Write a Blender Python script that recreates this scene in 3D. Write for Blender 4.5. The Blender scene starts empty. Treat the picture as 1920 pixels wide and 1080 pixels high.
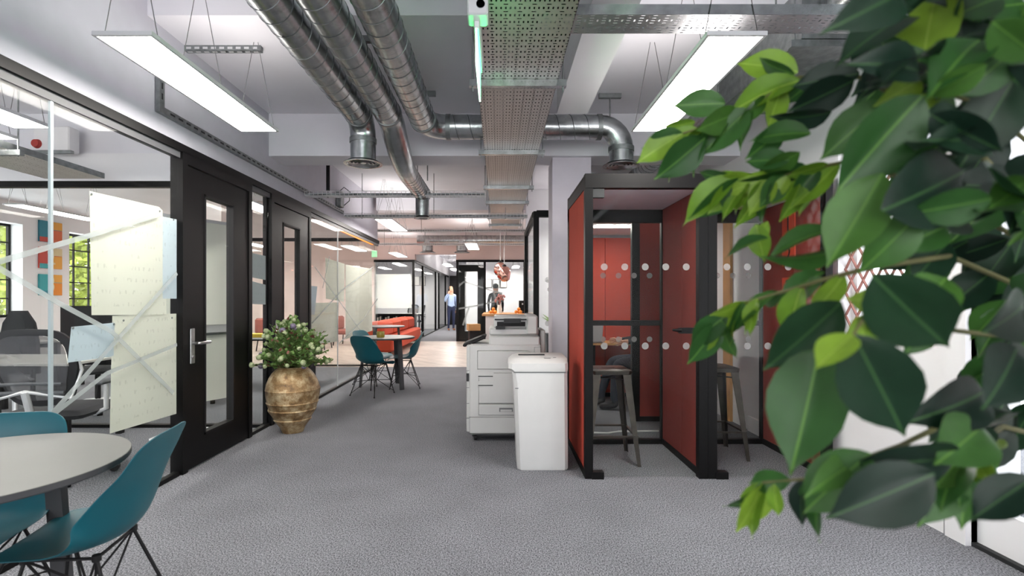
import bpy, bmesh, math, random
from mathutils import Vector, Matrix, Euler
random.seed(7)
R = math.radians
PI = math.pi
scene = bpy.context.scene
COL = scene.collection

# ------------------------------------------------------------------ camera
CH, F, VX, VY = 1.25, 960.0, 935.0, 562.0
cam_d = bpy.data.cameras.new('camera')
cam = bpy.data.objects.new('camera', cam_d)
COL.objects.link(cam)
cam.location = (0, 0, CH)
cam.rotation_euler = (R(90), 0, 0)
cam_d.sensor_width = 36.0
cam_d.lens = 18.0
cam_d.shift_x = (960 - VX) / 1920.0
cam_d.shift_y = (VY - 540) / 1920.0
cam_d.clip_start = 0.02
cam_d.clip_end = 200
cam_d.dof.use_dof = True
cam_d.dof.focus_distance = 4.2
cam_d.dof.aperture_fstop = 3.4
scene.camera = cam

# ------------------------------------------------------------------ world, exposure
w = bpy.data.worlds.new('sky')
scene.world = w
w.use_nodes = True
bgn = w.node_tree.nodes['Background']
bgn.inputs[0].default_value = (0.97, 0.98, 1.0, 1)
bgn.inputs[1].default_value = 5.0
scene.view_settings.view_transform = 'Standard'
scene.view_settings.look = 'None'
scene.view_settings.gamma = 1.0
scene.view_settings.use_curve_mapping = False
scene.view_settings.exposure = 0.62
PANEL_EMIT = 30.0

# ------------------------------------------------------------------ helpers
def P(px, py, Y):
    return Vector(((px - VX) / F * Y, Y, CH + (VY - py) / F * Y))

def lin(h):
    h = h.lstrip('#')
    o = []
    for i in (0, 2, 4):
        c = int(h[i:i+2], 16) / 255
        o.append(c / 12.92 if c <= .04045 else ((c + .055) / 1.055) ** 2.4)
    return (*o, 1)

def tag(o, label=None, cat=None, group=None, kind=None):
    if label: o['label'] = label
    if cat: o['category'] = cat
    if group: o['group'] = group
    if kind: o['kind'] = kind
    return o

def empty(name, loc=(0, 0, 0), rz=0, label=None, cat=None, group=None, kind=None):
    o = bpy.data.objects.new(name, None)
    COL.objects.link(o)
    o.location = loc
    o.rotation_euler = (0, 0, rz)
    o.empty_display_size = .1
    return tag(o, label, cat, group, kind)

def copy_tree(o, parent=None, loc=None, rz=None):
    c = o.copy()
    COL.objects.link(c)
    c.parent = parent
    if loc is not None: c.location = loc
    if rz is not None: c.rotation_euler = (0, 0, rz)
    for ch in o.children:
        copy_tree(ch, c)
    return c

class MB:
    def __init__(s):
        s.v, s.f = [], []
    def add(s, vs, fs):
        n = len(s.v)
        s.v += [tuple(v) for v in vs]
        s.f += [tuple(i + n for i in f) for f in fs]
        return s
    def box(s, a, b):
        x0, y0, z0 = a; x1, y1, z1 = b
        if x0 > x1: x0, x1 = x1, x0
        if y0 > y1: y0, y1 = y1, y0
        if z0 > z1: z0, z1 = z1, z0
        vs = [(x0,y0,z0),(x1,y0,z0),(x1,y1,z0),(x0,y1,z0),(x0,y0,z1),(x1,y0,z1),(x1,y1,z1),(x0,y1,z1)]
        return s.add(vs, [(3,2,1,0),(4,5,6,7),(0,1,5,4),(1,2,6,5),(2,3,7,6),(3,0,4,7)])
    def bbox(s, a, b, r=.01):
        # chamfered box (vertical and top/bottom edges)
        x0, y0, z0 = a; x1, y1, z1 = b
        rings = []
        for z, ins in ((z0, r), (z0 + r, 0), (z1 - r, 0), (z1, r)):
            q = r if ins == 0 else r
            X0, X1, Y0, Y1 = x0 + ins, x1 - ins, y0 + ins, y1 - ins
            rings.append([(X0+q,Y0,z),(X1-q,Y0,z),(X1,Y0+q,z),(X1,Y1-q,z),(X1-q,Y1,z),(X0+q,Y1,z),(X0,Y1-q,z),(X0,Y0+q,z)])
        return s.loft(rings, True, True)
    def loft(s, rings, cap0=False, cap1=False, closed=True):
        n = len(rings[0]); vs = [v for r in rings for v in r]; fs = []
        for i in range(len(rings) - 1):
            for j in range(n if closed else n - 1):
                k = (j + 1) % n
                fs.append((i*n+j, i*n+k, (i+1)*n+k, (i+1)*n+j))
        if cap0: fs.append(tuple(reversed(range(n))))
        if cap1: fs.append(tuple((len(rings)-1)*n + j for j in range(n)))
        return s.add(vs, fs)
    def tube(s, pts, r, n=8, caps=True):
        pts = [Vector(p) for p in pts]
        rs = r if isinstance(r, (list, tuple)) else [r] * len(pts)
        up = Vector((0, 0, 1)); rings = []; pu = None
        for i, p in enumerate(pts):
            t = (pts[min(i+1, len(pts)-1)] - pts[max(i-1, 0)])
            if t.length < 1e-9: t = Vector((0, 0, 1))
            t.normalize()
            if pu is None:
                a = up if abs(t.z) < .95 else Vector((1, 0, 0))
                u = (a - t * a.dot(t)).normalized()
            else:
                u = pu - t * pu.dot(t)
                u = u.normalized() if u.length > 1e-6 else pu
            pu = u
            b = t.cross(u)
            rings.append([tuple(p + (u * math.cos(2*PI*k/n) + b * math.sin(2*PI*k/n)) * rs[i]) for k in range(n)])
        return s.loft(rings, caps, caps)
    def bar(s, a, b, w, h, up=(0, 0, 1)):
        a, b = Vector(a), Vector(b)
        t = (b - a).normalized(); up = Vector(up)
        if abs(t.dot(up)) > .98: up = Vector((1, 0, 0))
        u = (up - t * up.dot(t)).normalized(); v = t.cross(u)
        r = lambda p: [tuple(p + v*(sx*w/2) + u*(sz*h/2)) for sx, sz in ((-1,-1),(1,-1),(1,1),(-1,1))]
        return s.loft([r(a), r(b)], True, True)
    def lathe(s, prof, c=(0, 0, 0), n=24, cap0=False, cap1=False):
        cx, cy, cz = c
        return s.loft([[(cx + r*math.cos(2*PI*k/n), cy + r*math.sin(2*PI*k/n), cz + z) for k in range(n)] for r, z in prof], cap0, cap1)
    def sphere(s, c, r, n=10, m=6, sx=1, sy=1, sz=1):
        prof = [(max(1e-4, math.sin(PI*i/m)), -math.cos(PI*i/m)) for i in range(m + 1)]
        rings = [[(c[0]+a*r*sx*math.cos(2*PI*k/n), c[1]+a*r*sy*math.sin(2*PI*k/n), c[2]+b*r*sz) for k in range(n)] for a, b in prof]
        return s.loft(rings, True, True)
    def quad(s, *p):
        return s.add(p, [tuple(range(len(p)))])
    def slab(s, pts, d):
        # polygon extruded by vector d
        n = len(pts); d = Vector(d)
        q = [tuple(Vector(p) + d) for p in pts]
        return s.add([tuple(p) for p in pts] + q, [tuple(reversed(range(n))), tuple(range(n, 2*n))] + [(i, (i+1) % n, n + (i+1) % n, n + i) for i in range(n)])
    def mesh(s, name, mat, smooth=False):
        me = bpy.data.meshes.new(name)
        me.from_pydata(s.v, [], s.f)
        bm = bmesh.new(); bm.from_mesh(me)
        bmesh.ops.recalc_face_normals(bm, faces=bm.faces)
        bm.to_mesh(me); bm.free()
        if mat: me.materials.append(mat)
        if smooth:
            me.shade_smooth()
            try: me.set_sharp_from_angle(angle=R(38))
            except Exception: pass
        me.update()
        return me
    def build(s, name, mat, parent=None, smooth=False, **kw):
        o = bpy.data.objects.new(name, s.mesh(name, mat, smooth))
        COL.objects.link(o)
        o.parent = parent
        return tag(o, **kw)

def link(name, me, parent=None, M=None, **kw):
    o = bpy.data.objects.new(name, me)
    COL.objects.link(o)
    o.parent = parent
    if M is not None: o.matrix_local = M
    return tag(o, **kw)

# ------------------------------------------------------------------ materials
def newmat(name):
    m = bpy.data.materials.new(name)
    m.use_nodes = True
    nt = m.node_tree
    return m, nt, nt.nodes, nt.links, nt.nodes['Principled BSDF']

def mat(name, col, rough=.5, metal=0, var=0, vscale=8, bump=0, bscale=60, spec=.5, coat=0):
    m, nt, N, L, b = newmat(name)
    c = lin(col) if isinstance(col, str) else (*col, 1)
    b.inputs['Base Color'].default_value = c
    b.inputs['Roughness'].default_value = rough
    b.inputs['Metallic'].default_value = metal
    b.inputs['Specular IOR Level'].default_value = spec
    if coat: b.inputs['Coat Weight'].default_value = coat
    tc = N.new('ShaderNodeTexCoord')
    if var:
        n = N.new('ShaderNodeTexNoise'); n.inputs['Scale'].default_value = vscale; n.inputs['Detail'].default_value = 5
        L.new(tc.outputs['Object'], n.inputs['Vector'])
        r = N.new('ShaderNodeValToRGB')
        r.color_ramp.elements[0].position = .3; r.color_ramp.elements[1].position = .7
        r.color_ramp.elements[0].color = tuple(max(0, x*(1-var)) for x in c[:3]) + (1,)
        r.color_ramp.elements[1].color = tuple(min(1, x*(1+var)) for x in c[:3]) + (1,)
        L.new(n.outputs['Fac'], r.inputs['Fac']); L.new(r.outputs['Color'], b.inputs['Base Color'])
    if bump:
        n2 = N.new('ShaderNodeTexNoise'); n2.inputs['Scale'].default_value = bscale; n2.inputs['Detail'].default_value = 3
        L.new(tc.outputs['Object'], n2.inputs['Vector'])
        bp = N.new('ShaderNodeBump'); bp.inputs['Strength'].default_value = bump; bp.inputs['Distance'].default_value = .01
        L.new(n2.outputs['Fac'], bp.inputs['Height']); L.new(bp.outputs['Normal'], b.inputs['Normal'])
    return m

def emat(name, col, s):
    m, nt, N, L, b = newmat(name)
    c = lin(col)
    b.inputs['Base Color'].default_value = c
    b.inputs['Emission Color'].default_value = c
    b.inputs['Emission Strength'].default_value = s
    return m

def glassmat(name, tint=(.972, .985, .978), refl=1.0):
    m, nt, N, L, b = newmat(name)
    N.remove(b)
    out = N['Material Output']
    t = N.new('ShaderNodeBsdfTransparent'); t.inputs[0].default_value = (*tint, 1)
    g = N.new('ShaderNodeBsdfGlossy'); g.inputs['Roughness'].default_value = 0.0
    g.inputs['Color'].default_value = (refl, refl, refl, 1)
    lw = N.new('ShaderNodeLayerWeight'); lw.inputs['Blend'].default_value = .5
    fr = N.new('ShaderNodeMath'); fr.operation = 'POWER'; fr.inputs[1].default_value = 5.0
    L.new(lw.outputs['Facing'], fr.inputs[0])
    f2 = N.new('ShaderNodeMath'); f2.operation = 'MULTIPLY_ADD'; f2.inputs[1].default_value = .22; f2.inputs[2].default_value = .006
    L.new(fr.outputs[0], f2.inputs[0]); fr = f2
    mx = N.new('ShaderNodeMixShader')
    L.new(fr.outputs[0], mx.inputs[0]); L.new(t.outputs[0], mx.inputs[1]); L.new(g.outputs[0], mx.inputs[2])
    L.new(mx.outputs[0], out.inputs[0])
    return m

def frostmat(name, alpha, col=(.9, .92, .9)):
    m, nt, N, L, b = newmat(name)
    b.inputs['Base Color'].default_value = (*col, 1)
    b.inputs['Roughness'].default_value = .6
    b.inputs['Alpha'].default_value = alpha
    return m

M = {}
M['wall'] = mat('wall_paint', '#e4e3e6', .7, var=.03, vscale=2)
M['ceil'] = mat('ceiling_paint', '#e0dfe5', .8, var=.05, vscale=1.2)
M['lilac'] = mat('lilac_paint', '#d6ced8', .7, var=.03)
M['pink'] = mat('pink_paint', '#dccac5', .75, var=.06, vscale=1.5)
M['black'] = mat('black_powder_coat', '#060506', .45, var=.1, vscale=3, spec=.18)
M['blackm'] = mat('black_matt', '#131214', .6, spec=.3)
M['glass'] = glassmat('clear_glass')
M['wglass'] = glassmat('window_glass', (.97, .99, .98), .6)
M['steel'] = mat('brushed_steel', '#b9b9ba', .3, 1, var=.08, vscale=20)
M['galv'] = mat('galvanised_steel', '#b3b7b8', .27, 1, var=.2, vscale=14, bump=.12, bscale=30)
M['galvd'] = mat('dull_galvanised', '#8d9192', .5, 1, var=.2, vscale=20)
M['seam'] = mat('duct_seam', '#6b6e70', .4, 1)
M['darkm'] = mat('dark_recess', '#2a2b2d', .6, .3)
M['whitep'] = mat('white_plastic', '#cbcac9', .38, var=.02)
M['printer'] = mat('printer_plastic', '#bcbcbb', .45, var=.02)
M['gapd'] = mat('panel_gap', '#6f7072', .7)
M['teal'] = mat('teal_plastic', '#08505c', .42, var=.04, vscale=6, spec=.45)
M['tabletop'] = mat('grey_laminate', '#6c6b6a', .45, var=.03)
M['tableedge'] = mat('charcoal_edge', '#3a3a3d', .5)
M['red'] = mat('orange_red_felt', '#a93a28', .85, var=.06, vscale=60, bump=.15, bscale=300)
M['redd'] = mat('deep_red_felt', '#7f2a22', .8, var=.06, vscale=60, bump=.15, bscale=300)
M['sofa'] = mat('orange_sofa_fabric', '#b8452a', .85, var=.07, vscale=60, bump=.2, bscale=250)
M['paper'] = mat('flipchart_paper', '#eeefe4', .8, var=.03, vscale=3)
M['paperb'] = mat('bluish_paper', '#d5dde2', .8, var=.03, vscale=3)
M['paperg'] = mat('grey_paper', '#a9b0b3', .8, var=.05, vscale=9)
M['tape'] = frostmat('frosted_tape', .42, (.45, .49, .49))
M['dot'] = frostmat('frosted_dot', .5, (.36, .35, .35))
M['frost'] = frostmat('frosted_film', .55, (.9, .94, .93))
M['diff'] = emat('light_diffuser', '#fff9f2', PANEL_EMIT)
M['upglow'] = emat('added_upglow', '#fff9f2', 7.0)  # upward glow added to lift the ceiling brightness
M['alu'] = mat('white_aluminium', '#d8d8da', .4, .3)
M['wire'] = mat('steel_wire', '#8a8a8c', .4, .8)
M['gun'] = mat('gunmetal', '#433e3a', .42, .85, var=.25, vscale=12)
M['mesh'] = frostmat('chair_mesh', .72, (.09, .09, .1))
M['dark_fabric'] = mat('dark_fabric', '#26272b', .9, var=.1, vscale=50)
M['greyfab'] = mat('grey_fabric', '#55575b', .9, var=.1, vscale=50)
M['skin'] = mat('skin', '#c99a80', .55)
M['bshirt'] = mat('light_blue_shirt', '#a9bcdc', .8, var=.06, vscale=15)
M['navy'] = mat('navy_trousers', '#2b3350', .85)
M['brownl'] = mat('tan_leather', '#9a5e34', .5)
M['dgreen'] = mat('charcoal_jumper', '#15181a', .9, var=.1)
M['olive'] = mat('olive_trousers', '#353a28', .9)
M['hair'] = mat('dark_hair', '#1d1916', .6)
M['hairb'] = mat('sandy_hair', '#8a6648', .6)
M['jeans'] = mat('dark_denim', '#31343f', .9, var=.15, vscale=60)
M['oak'] = mat('oak_wood', '#b98a58', .5, var=.15, vscale=5)
M['copper'] = mat('copper_melt', '#d6a598', .12, 1, var=.35, vscale=9, bump=.9, bscale=9)
M['orange'] = mat('orange_peel', '#e0862a', .5, bump=.2, bscale=80)
M['desk'] = mat('white_desk', '#d7d5d0', .45)
M['yellow'] = mat('yellow_pad', '#d8b63c', .6)
M['jar'] = mat('amber_glass_jar', '#9a8a3a', .2, var=.2, vscale=30)
M['wax'] = mat('candle_wax', '#e9dfb8', .5)
M['greenexit'] = emat('exit_green', '#37e06a', 13.0)
M['exitwhite'] = emat('exit_edge_light', '#c8ffd8', 5.0)
M['brown'] = mat('bark', '#4a3a2c', .85, var=.3, vscale=30, bump=.4, bscale=60)
M['twig'] = mat('green_twig', '#5b5a34', .7)
M['berry'] = mat('pale_berry', '#98a27c', .5, var=.15, vscale=30)
M['berryd'] = mat('plum_berry', '#6a6076', .5, var=.15, vscale=30)
M['redleaf'] = mat('russet_leaf', '#7a4a40', .6)
M['screen'] = mat('dark_screen', '#08090b', .5, spec=.2)
M['orangeglow'] = emat('amber_strip', '#ff8a30', .5)
M['brick'] = None
M['bookw'] = mat('book_white', '#e4e2dc', .7)

def carpet(name, a, b):
    m, nt, N, L, bs = newmat(name)
    tc = N.new('ShaderNodeTexCoord')
    mp = N.new('ShaderNodeMapping'); mp.inputs['Scale'].default_value = (1.0, .75, 1)
    n = N.new('ShaderNodeTexNoise'); n.inputs['Scale'].default_value = 150; n.inputs['Detail'].default_value = 3; n.inputs['Roughness'].default_value = .75
    n2 = N.new('ShaderNodeTexNoise'); n2.inputs['Scale'].default_value = 2.5; n2.inputs['Detail'].default_value = 3
    r = N.new('ShaderNodeValToRGB')
    r.color_ramp.elements[0].position = .38; r.color_ramp.elements[1].position = .62
    r.color_ramp.elements[0].color = lin(a); r.color_ramp.elements[1].color = lin(b)
    mx = N.new('ShaderNodeMixRGB'); mx.blend_type = 'OVERLAY'; mx.inputs[0].default_value = .2
    L.new(tc.outputs['Object'], mp.inputs[0]); L.new(mp.outputs[0], n.inputs['Vector']); L.new(tc.outputs['Object'], n2.inputs['Vector'])
    L.new(n.outputs['Fac'], r.inputs[0]); L.new(r.outputs[0], mx.inputs[1]); L.new(n2.outputs['Fac'], mx.inputs[2])
    L.new(mx.outputs[0], bs.inputs['Base Color'])
    bs.inputs['Roughness'].default_value = .95; bs.inputs['Specular IOR Level'].default_value = .15
    bp = N.new('ShaderNodeBump'); bp.inputs['Strength'].default_value = .35; bp.inputs['Distance'].default_value = .004
    L.new(n.outputs['Fac'], bp.inputs['Height']); L.new(bp.outputs[0], bs.inputs['Normal'])
    return m
M['carpet'] = carpet('grey_loop_carpet', '#303136', '#96979d')

def woodfloor():
    m, nt, N, L, bs = newmat('pale_herringbone_floor')
    tc = N.new('ShaderNodeTexCoord')
    mp = N.new('ShaderNodeMapping'); mp.inputs['Rotation'].default_value = (0, 0, R(45))
    br = N.new('ShaderNodeTexBrick')
    br.inputs['Scale'].default_value = 1; br.inputs['Brick Width'].default_value = .5; br.inputs['Row Height'].default_value = .09
    br.inputs['Mortar Size'].default_value = .004
    br.inputs['Color1'].default_value = lin('#c6b9ae'); br.inputs['Color2'].default_value = lin('#a99c92'); br.inputs['Mortar'].default_value = lin('#8a7668')
    L.new(tc.outputs['Object'], mp.inputs[0]); L.new(mp.outputs[0], br.inputs['Vector'])
    L.new(br.outputs['Color'], bs.inputs['Base Color'])
    bs.inputs['Roughness'].default_value = .38
    return m
M['woodfloor'] = woodfloor()

def brickmat():
    m, nt, N, L, bs = newmat('red_brick')
    tc = N.new('ShaderNodeTexCoord')
    mp = N.new('ShaderNodeMapping'); mp.inputs['Rotation'].default_value = (R(90), 0, R(90))
    br = N.new('ShaderNodeTexBrick'); br.inputs['Scale'].default_value = 4
    br.inputs['Color1'].default_value = lin('#b78b80'); br.inputs['Color2'].default_value = lin('#a97a70'); br.inputs['Mortar'].default_value = lin('#cfc6bf')
    L.new(tc.outputs['Object'], mp.inputs[0]); L.new(mp.outputs[0], br.inputs['Vector'])
    L.new(br.outputs['Color'], bs.inputs['Base Color'])
    return m
M['brick'] = brickmat()

def mth(nt, op, a, b=None):
    n = nt.nodes.new('ShaderNodeMath'); n.operation = op
    for i, x in enumerate((a, b)):
        if x is None: continue
        if hasattr(x, 'is_output'): nt.links.new(x, n.inputs[i])
        else: n.inputs[i].default_value = x
    return n.outputs[0]

def perfmat(name, col):
    # punched sheet steel: slots cut right through (transparent)
    m, nt, N, L, bs = newmat(name)
    bs.inputs['Base Color'].default_value = lin(col); bs.inputs['Metallic'].default_value = .9; bs.inputs['Roughness'].default_value = .42
    tc = N.new('ShaderNodeTexCoord'); sp = N.new('ShaderNodeSeparateXYZ')
    L.new(tc.outputs['Object'], sp.inputs[0])
    x, y = sp.outputs[0], sp.outputs[1]
    def cell(v, p, off): return mth(nt, 'MULTIPLY', mth(nt, 'ABSOLUTE', mth(nt, 'SUBTRACT', mth(nt, 'FRACT', mth(nt, 'ADD', mth(nt, 'DIVIDE', v, p), off)), .5)), p)
    a = mth(nt, 'MULTIPLY', mth(nt, 'LESS_THAN', cell(x, .022, 0), .0038), mth(nt, 'LESS_THAN', cell(y, .06, 0), .010))
    b = mth(nt, 'MULTIPLY', mth(nt, 'LESS_THAN', cell(x, .066, 0), .0105), mth(nt, 'LESS_THAN', cell(y, .06, .5), .0045))
    h = mth(nt, 'MAXIMUM', a, b)
    al = mth(nt, 'SUBTRACT', 1.0, h)
    L.new(al, bs.inputs['Alpha'])
    return m
M['perf'] = perfmat('perforated_galvanised_sheet', '#c2bebb')

def leafmat(name, c0, c1, c2, mid):
    m, nt, N, L, bs = newmat(name)
    oi = N.new('ShaderNodeObjectInfo'); tc = N.new('ShaderNodeTexCoord'); sp = N.new('ShaderNodeSeparateXYZ')
    r = N.new('ShaderNodeValToRGB')
    e = r.color_ramp.elements
    e[0].color = lin(c0); e[1].color = lin(c2)
    e.new(.5).color = lin(c1)
    L.new(oi.outputs['Random'], r.inputs[0])
    L.new(tc.outputs['Object'], sp.inputs[0])
    rib = mth(nt, 'LESS_THAN', mth(nt, 'ABSOLUTE', sp.outputs[0]), .010)
    wv = N.new('ShaderNodeTexNoise'); wv.inputs['Scale'].default_value = 3
    L.new(tc.outputs['Object'], wv.inputs['Vector'])
    mx0 = N.new('ShaderNodeMixRGB'); mx0.blend_type = 'OVERLAY'; mx0.inputs[0].default_value = .35
    L.new(r.outputs[0], mx0.inputs[1]); L.new(wv.outputs['Fac'], mx0.inputs[2])
    mx = N.new('ShaderNodeMixRGB'); mx.inputs[2].default_value = lin(mid)
    f = mth(nt, 'MULTIPLY', rib, .6)
    L.new(f, mx.inputs[0]); L.new(mx0.outputs[0], mx.inputs[1])
    L.new(mx.outputs[0], bs.inputs['Base Color'])
    bs.inputs['Roughness'].default_value = .42; bs.inputs['Specular IOR Level'].default_value = .35
    tr = N.new('ShaderNodeBsdfTranslucent'); L.new(mx.outputs[0], tr.inputs[0])
    ms = N.new('ShaderNodeMixShader'); ms.inputs[0].default_value = .3
    L.new(bs.outputs[0], ms.inputs[1]); L.new(tr.outputs[0], ms.inputs[2])
    L.new(ms.outputs[0], N['Material Output'].inputs[0])
    return m
M['leafd'] = leafmat('dark_ficus_leaf', '#10231a', '#152c20', '#1d3a23', '#42683a')
M['leafm'] = leafmat('mid_ficus_leaf', '#23481f', '#2e5626', '#42692a', '#66903f')
M['leafl'] = leafmat('young_ficus_leaf', '#587c22', '#688c28', '#7b9a33', '#9ab552')
M['sprig'] = leafmat('sprig_leaf', '#6f8f52', '#86a55e', '#5d7f66', '#9ab070')
M['treeleaf'] = mat('autumn_tree_leaf', '#7d8632', .7, var=.5, vscale=1.5)
def vasemat():
    m, nt, N, L, bs = newmat('aged_gilt_clay')
    tc = N.new('ShaderNodeTexCoord')
    n = N.new('ShaderNodeTexNoise'); n.inputs['Scale'].default_value = 11; n.inputs['Detail'].default_value = 9; n.inputs['Roughness'].default_value = .7
    L.new(tc.outputs['Object'], n.inputs['Vector'])
    r = N.new('ShaderNodeValToRGB'); e = r.color_ramp.elements
    e[0].position = .3; e[0].color = lin('#4a3824'); e[1].position = .68; e[1].color = lin('#c9b795'); e.new(.47).color = lin('#8a6d48')
    L.new(n.outputs['Fac'], r.inputs[0]); L.new(r.outputs[0], bs.inputs['Base Color'])
    bs.inputs['Metallic'].default_value = .35; bs.inputs['Roughness'].default_value = .42
    bp = N.new('ShaderNodeBump'); bp.inputs['Strength'].default_value = .8; bp.inputs['Distance'].default_value = .012
    L.new(n.outputs['Fac'], bp.inputs['Height']); L.new(bp.outputs[0], bs.inputs['Normal'])
    return m
M['vase'] = vasemat()

# ================================================================== SETTING
def struct(name, mb, m, smooth=False):
    return mb.build(name, m, None, smooth, kind='structure')

XG = -2.28           # left glass wall plane
XL = -9.1            # outer window wall
XR = 2.4             # right wall
struct('floor', MB().box((-9.4, -4, -.1), (6, 9.52, 0)), M['carpet'])
struct('floor.001', MB().box((-9.4, 9.52, -.1), (6, 15.4, 0)), M['woodfloor'])
struct('floor.002', MB().box((-9.4, 15.4, -.1), (6, 27, 0)), M['carpet'])
struct('ceiling', MB().box((-9.4, -4, 3.4), (6, 3.33, 3.6)), M['ceil'])
struct('ceiling.001', MB().box((-9.4, 3.33, 3.1), (6, 27, 3.6)), M['ceil'])
struct('ceiling_beam', MB().box((-9.1, 5.09, 2.68), (6, 5.45, 3.1)), M['ceil'])
struct('ceiling_beam.001', MB().box((.46, -4, 2.72), (.70, 4.05, 3.4)), M['wall'])
struct('ceiling_beam.002', MB().box((-2.2, 9.2, 2.86), (6, 9.5, 3.1)), M['ceil'])
struct('column', MB().box((.54, 5.15, 0), (.93, 5.55, 2.68)), M['lilac'])
struct('wall_bulkhead_left', MB().box((-2.40, -4, 2.36), (-2.285, 9.66, 3.4)), mat('bulkhead_paint', '#bdbcc6', .75, var=.03))
struct('wall_bulkhead_room', MB().box((-9.1, 5.0, 2.41), (-2.40, 5.06, 2.68)), M['wall'])
struct('wall_bulkhead_corner', MB().box((-5.2, 9.60, 2.41), (-2.40, 9.66, 3.1)), M['pink'])

def wall_with_holes(name, X, th, y0, y1, z1, holes, m):
    mb = MB(); y = y0
    for (a, b, c, d) in sorted(holes):
        mb.box((X, y, 0), (X + th, a, z1))
        if c > 0: mb.box((X, a, 0), (X + th, b, c))
        mb.box((X, a, d), (X + th, b, z1))
        y = b
    mb.box((X, y, 0), (X + th, y1, z1))
    return struct(name, mb, m)

wins = [(.3, 1.9, .92, 2.69), (2.8, 4.4, .92, 2.69), (5.4, 7.0, .92, 2.69), (8.15, 9.79, .92, 2.69), (10.85, 12.5, .92, 2.69), (13.5, 15.1, .92, 2.69)]  # the three nearest windows are unseen, added to let in daylight
wall_with_holes('wall_left', XL, -.32, -4, 27, 3.4, wins, M['wall'])
for i, (a, b, c, d) in enumerate(wins):
    r = empty('window_%d' % (i + 1), (XL - .28, (a + b) / 2, c), 0, kind='structure')
    hw = (b - a) / 2; H = d - c
    f = MB(); t = .045
    f.box((0, -hw, 0), (.05, hw, t)).box((0, -hw, H - t), (.05, hw, H)).box((0, -hw, 0), (.05, -hw + t, H)).box((0, hw - t, 0), (.05, hw, H))
    f.build('window_frame', M['blackm'], r)
    g = MB()
    for k in range(1, 4): g.box((.008, -hw + k*2*hw/4 - .013, t), (.042, -hw + k*2*hw/4 + .013, H - t))
    for k in range(1, 5): g.box((.01, -hw + t, k*H/5 - .012), (.04, hw - t, k*H/5 + .012))
    g.build('glazing_bar', M['blackm'], r)
    MB().box((.022, -hw + t, t), (.027, hw - t, H - t)).build('pane', M['wglass'], r)
    MB().box((-.0, -hw, -.03), (.34, hw, 0)).build('window_sill', M['wall'], r)

# right wall: window with grille, glazed door, unseen window added further back for daylight
rw = [(-3.9, -3.1, .9, 2.4), (1.45, 2.60, 0, 2.15), (2.80, 3.62, .98, 2.45)]
wall_with_holes('wall_right', XR, .25, -4, 6.9, 3.4, rw, M['wall'])
struct('baseboard_right', MB().box((XR - .02, 2.74, 0), (XR, 4.9, .14)).box((XR - .02, -.6, 0), (XR, 1.33, .14)), M['wall'])
for i, (a, b, c, d) in enumerate(rw):
    if i == 1:
        r = empty('door_4', (XR, 0, 0), kind='structure')
        MB().box((-.03, b, 0), (.12, b + .12, d + .1)).box((-.03, a - .12, 0), (.12, a, d + .1)).box((-.03, a, d), (.12, b, d + .1)).build('door_frame', M['wall'], r)
        MB().box((.03, a, .02), (.08, a + .1, d)).box((.03, b - .1, .02), (.08, b, d)).box((.03, a + .1, .02), (.08, b - .1, .22)).box((.03, a + .1, d - .1), (.08, b - .1, d)).build('door_leaf', M['wall'], r)
        MB().box((.05, a + .1, .22), (.06, b - .1, d - .1)).build('pane', M['wglass'], r)
        MB().box((.0, a, 0), (.12, b, .02)).build('threshold', M['darkm'], r)
    else:
        r = empty('window_%d' % (7 + i), (XR, 0, 0), kind='structure')
        t = .05
        MB().box((.1, a, c), (.15, b, c + t)).box((.1, a, d - t), (.15, b, d)).box((.1, a, c), (.15, a + t, d)).box((.1, b - t, c), (.15, b, d)).build('window_frame', M['wall'], r)
        MB().box((.12, a + t, c + t), (.126, b - t, d - t)).build('pane', M['wglass'], r)
a, b, c, d = rw[2]
gr = MB(); n = 7; st = (b - a) / n
for k in range(n):
    for q in range(9):
        z0 = c + q * (d - c) / 9; z1 = z0 + (d - c) / 9
        gr.bar((XR + .05, a + k*st, z0), (XR + .05, a + (k+1)*st, z1), .006, .016, (1, 0, 0))
        gr.bar((XR + .056, a + k*st, z1), (XR + .056, a + (k+1)*st, z0), .006, .016, (1, 0, 0))
gr.build('lattice', mat('oxide_red_grille', '#8a5a52', .6), None, label='folding lattice security grille across the window beside the booths', cat='window grille')
COL.objects['lattice'].name = 'window_grille'

struct('wall_near', MB().box((-9.4, -4.2, 0), (-6, -4, 3.6)).box((-6, -4.2, 0), (2.65, -4, .7)).box((-6, -4.2, 2.7), (2.65, -4, 3.6)).box((-2.6, -4.2, .7), (-1.9, -4, 2.7)).box((2.0, -4.2, .7), (2.65, -4, 2.7)), M['wall'])  # unseen wall behind the camera, openings added to let daylight in

# ------------------------------------------------------------------ left glass wall
def yg(px): return -XG * F / (VX - px)
TOP = 2.36
gw = empty('wall_glass_left', (XG, 0, 0), kind='structure')
def trk(mb, name, m, par=gw): return mb.build(name, m, par)
trk(MB().box((-.05, -4, TOP - .055), (.03, 9.66, TOP)), 'head_track', M['black'])
trk(MB().box((-.03, -4, TOP - .10), (.012, 9.66, TOP - .055)), 'head_channel', mat('dark_grey_channel', '#4a4b4e', .5))
trk(MB().box((-.03, -4, 0), (.015, yg(333), .03)).box((-.03, yg(467), 0), (.015, yg(503), .03)).box((-.03, yg(579), 0), (.015, 9.66, .03)), 'floor_track', M['black'])
Y0, Yj, Y1 = -4, yg(95), yg(333)
panes = [(-4, -.3), (-.29, 1.18), (1.19, Yj - .004), (Yj + .004, Y1), (yg(469), yg(502)), (yg(580), yg(633)), (yg(633) + .008, 9.64)]
for (a, b) in panes:
    MB().box((-.006, a, .03), (.006, b, TOP - .1)).build('glass_pane', M['glass'], gw)
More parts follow.
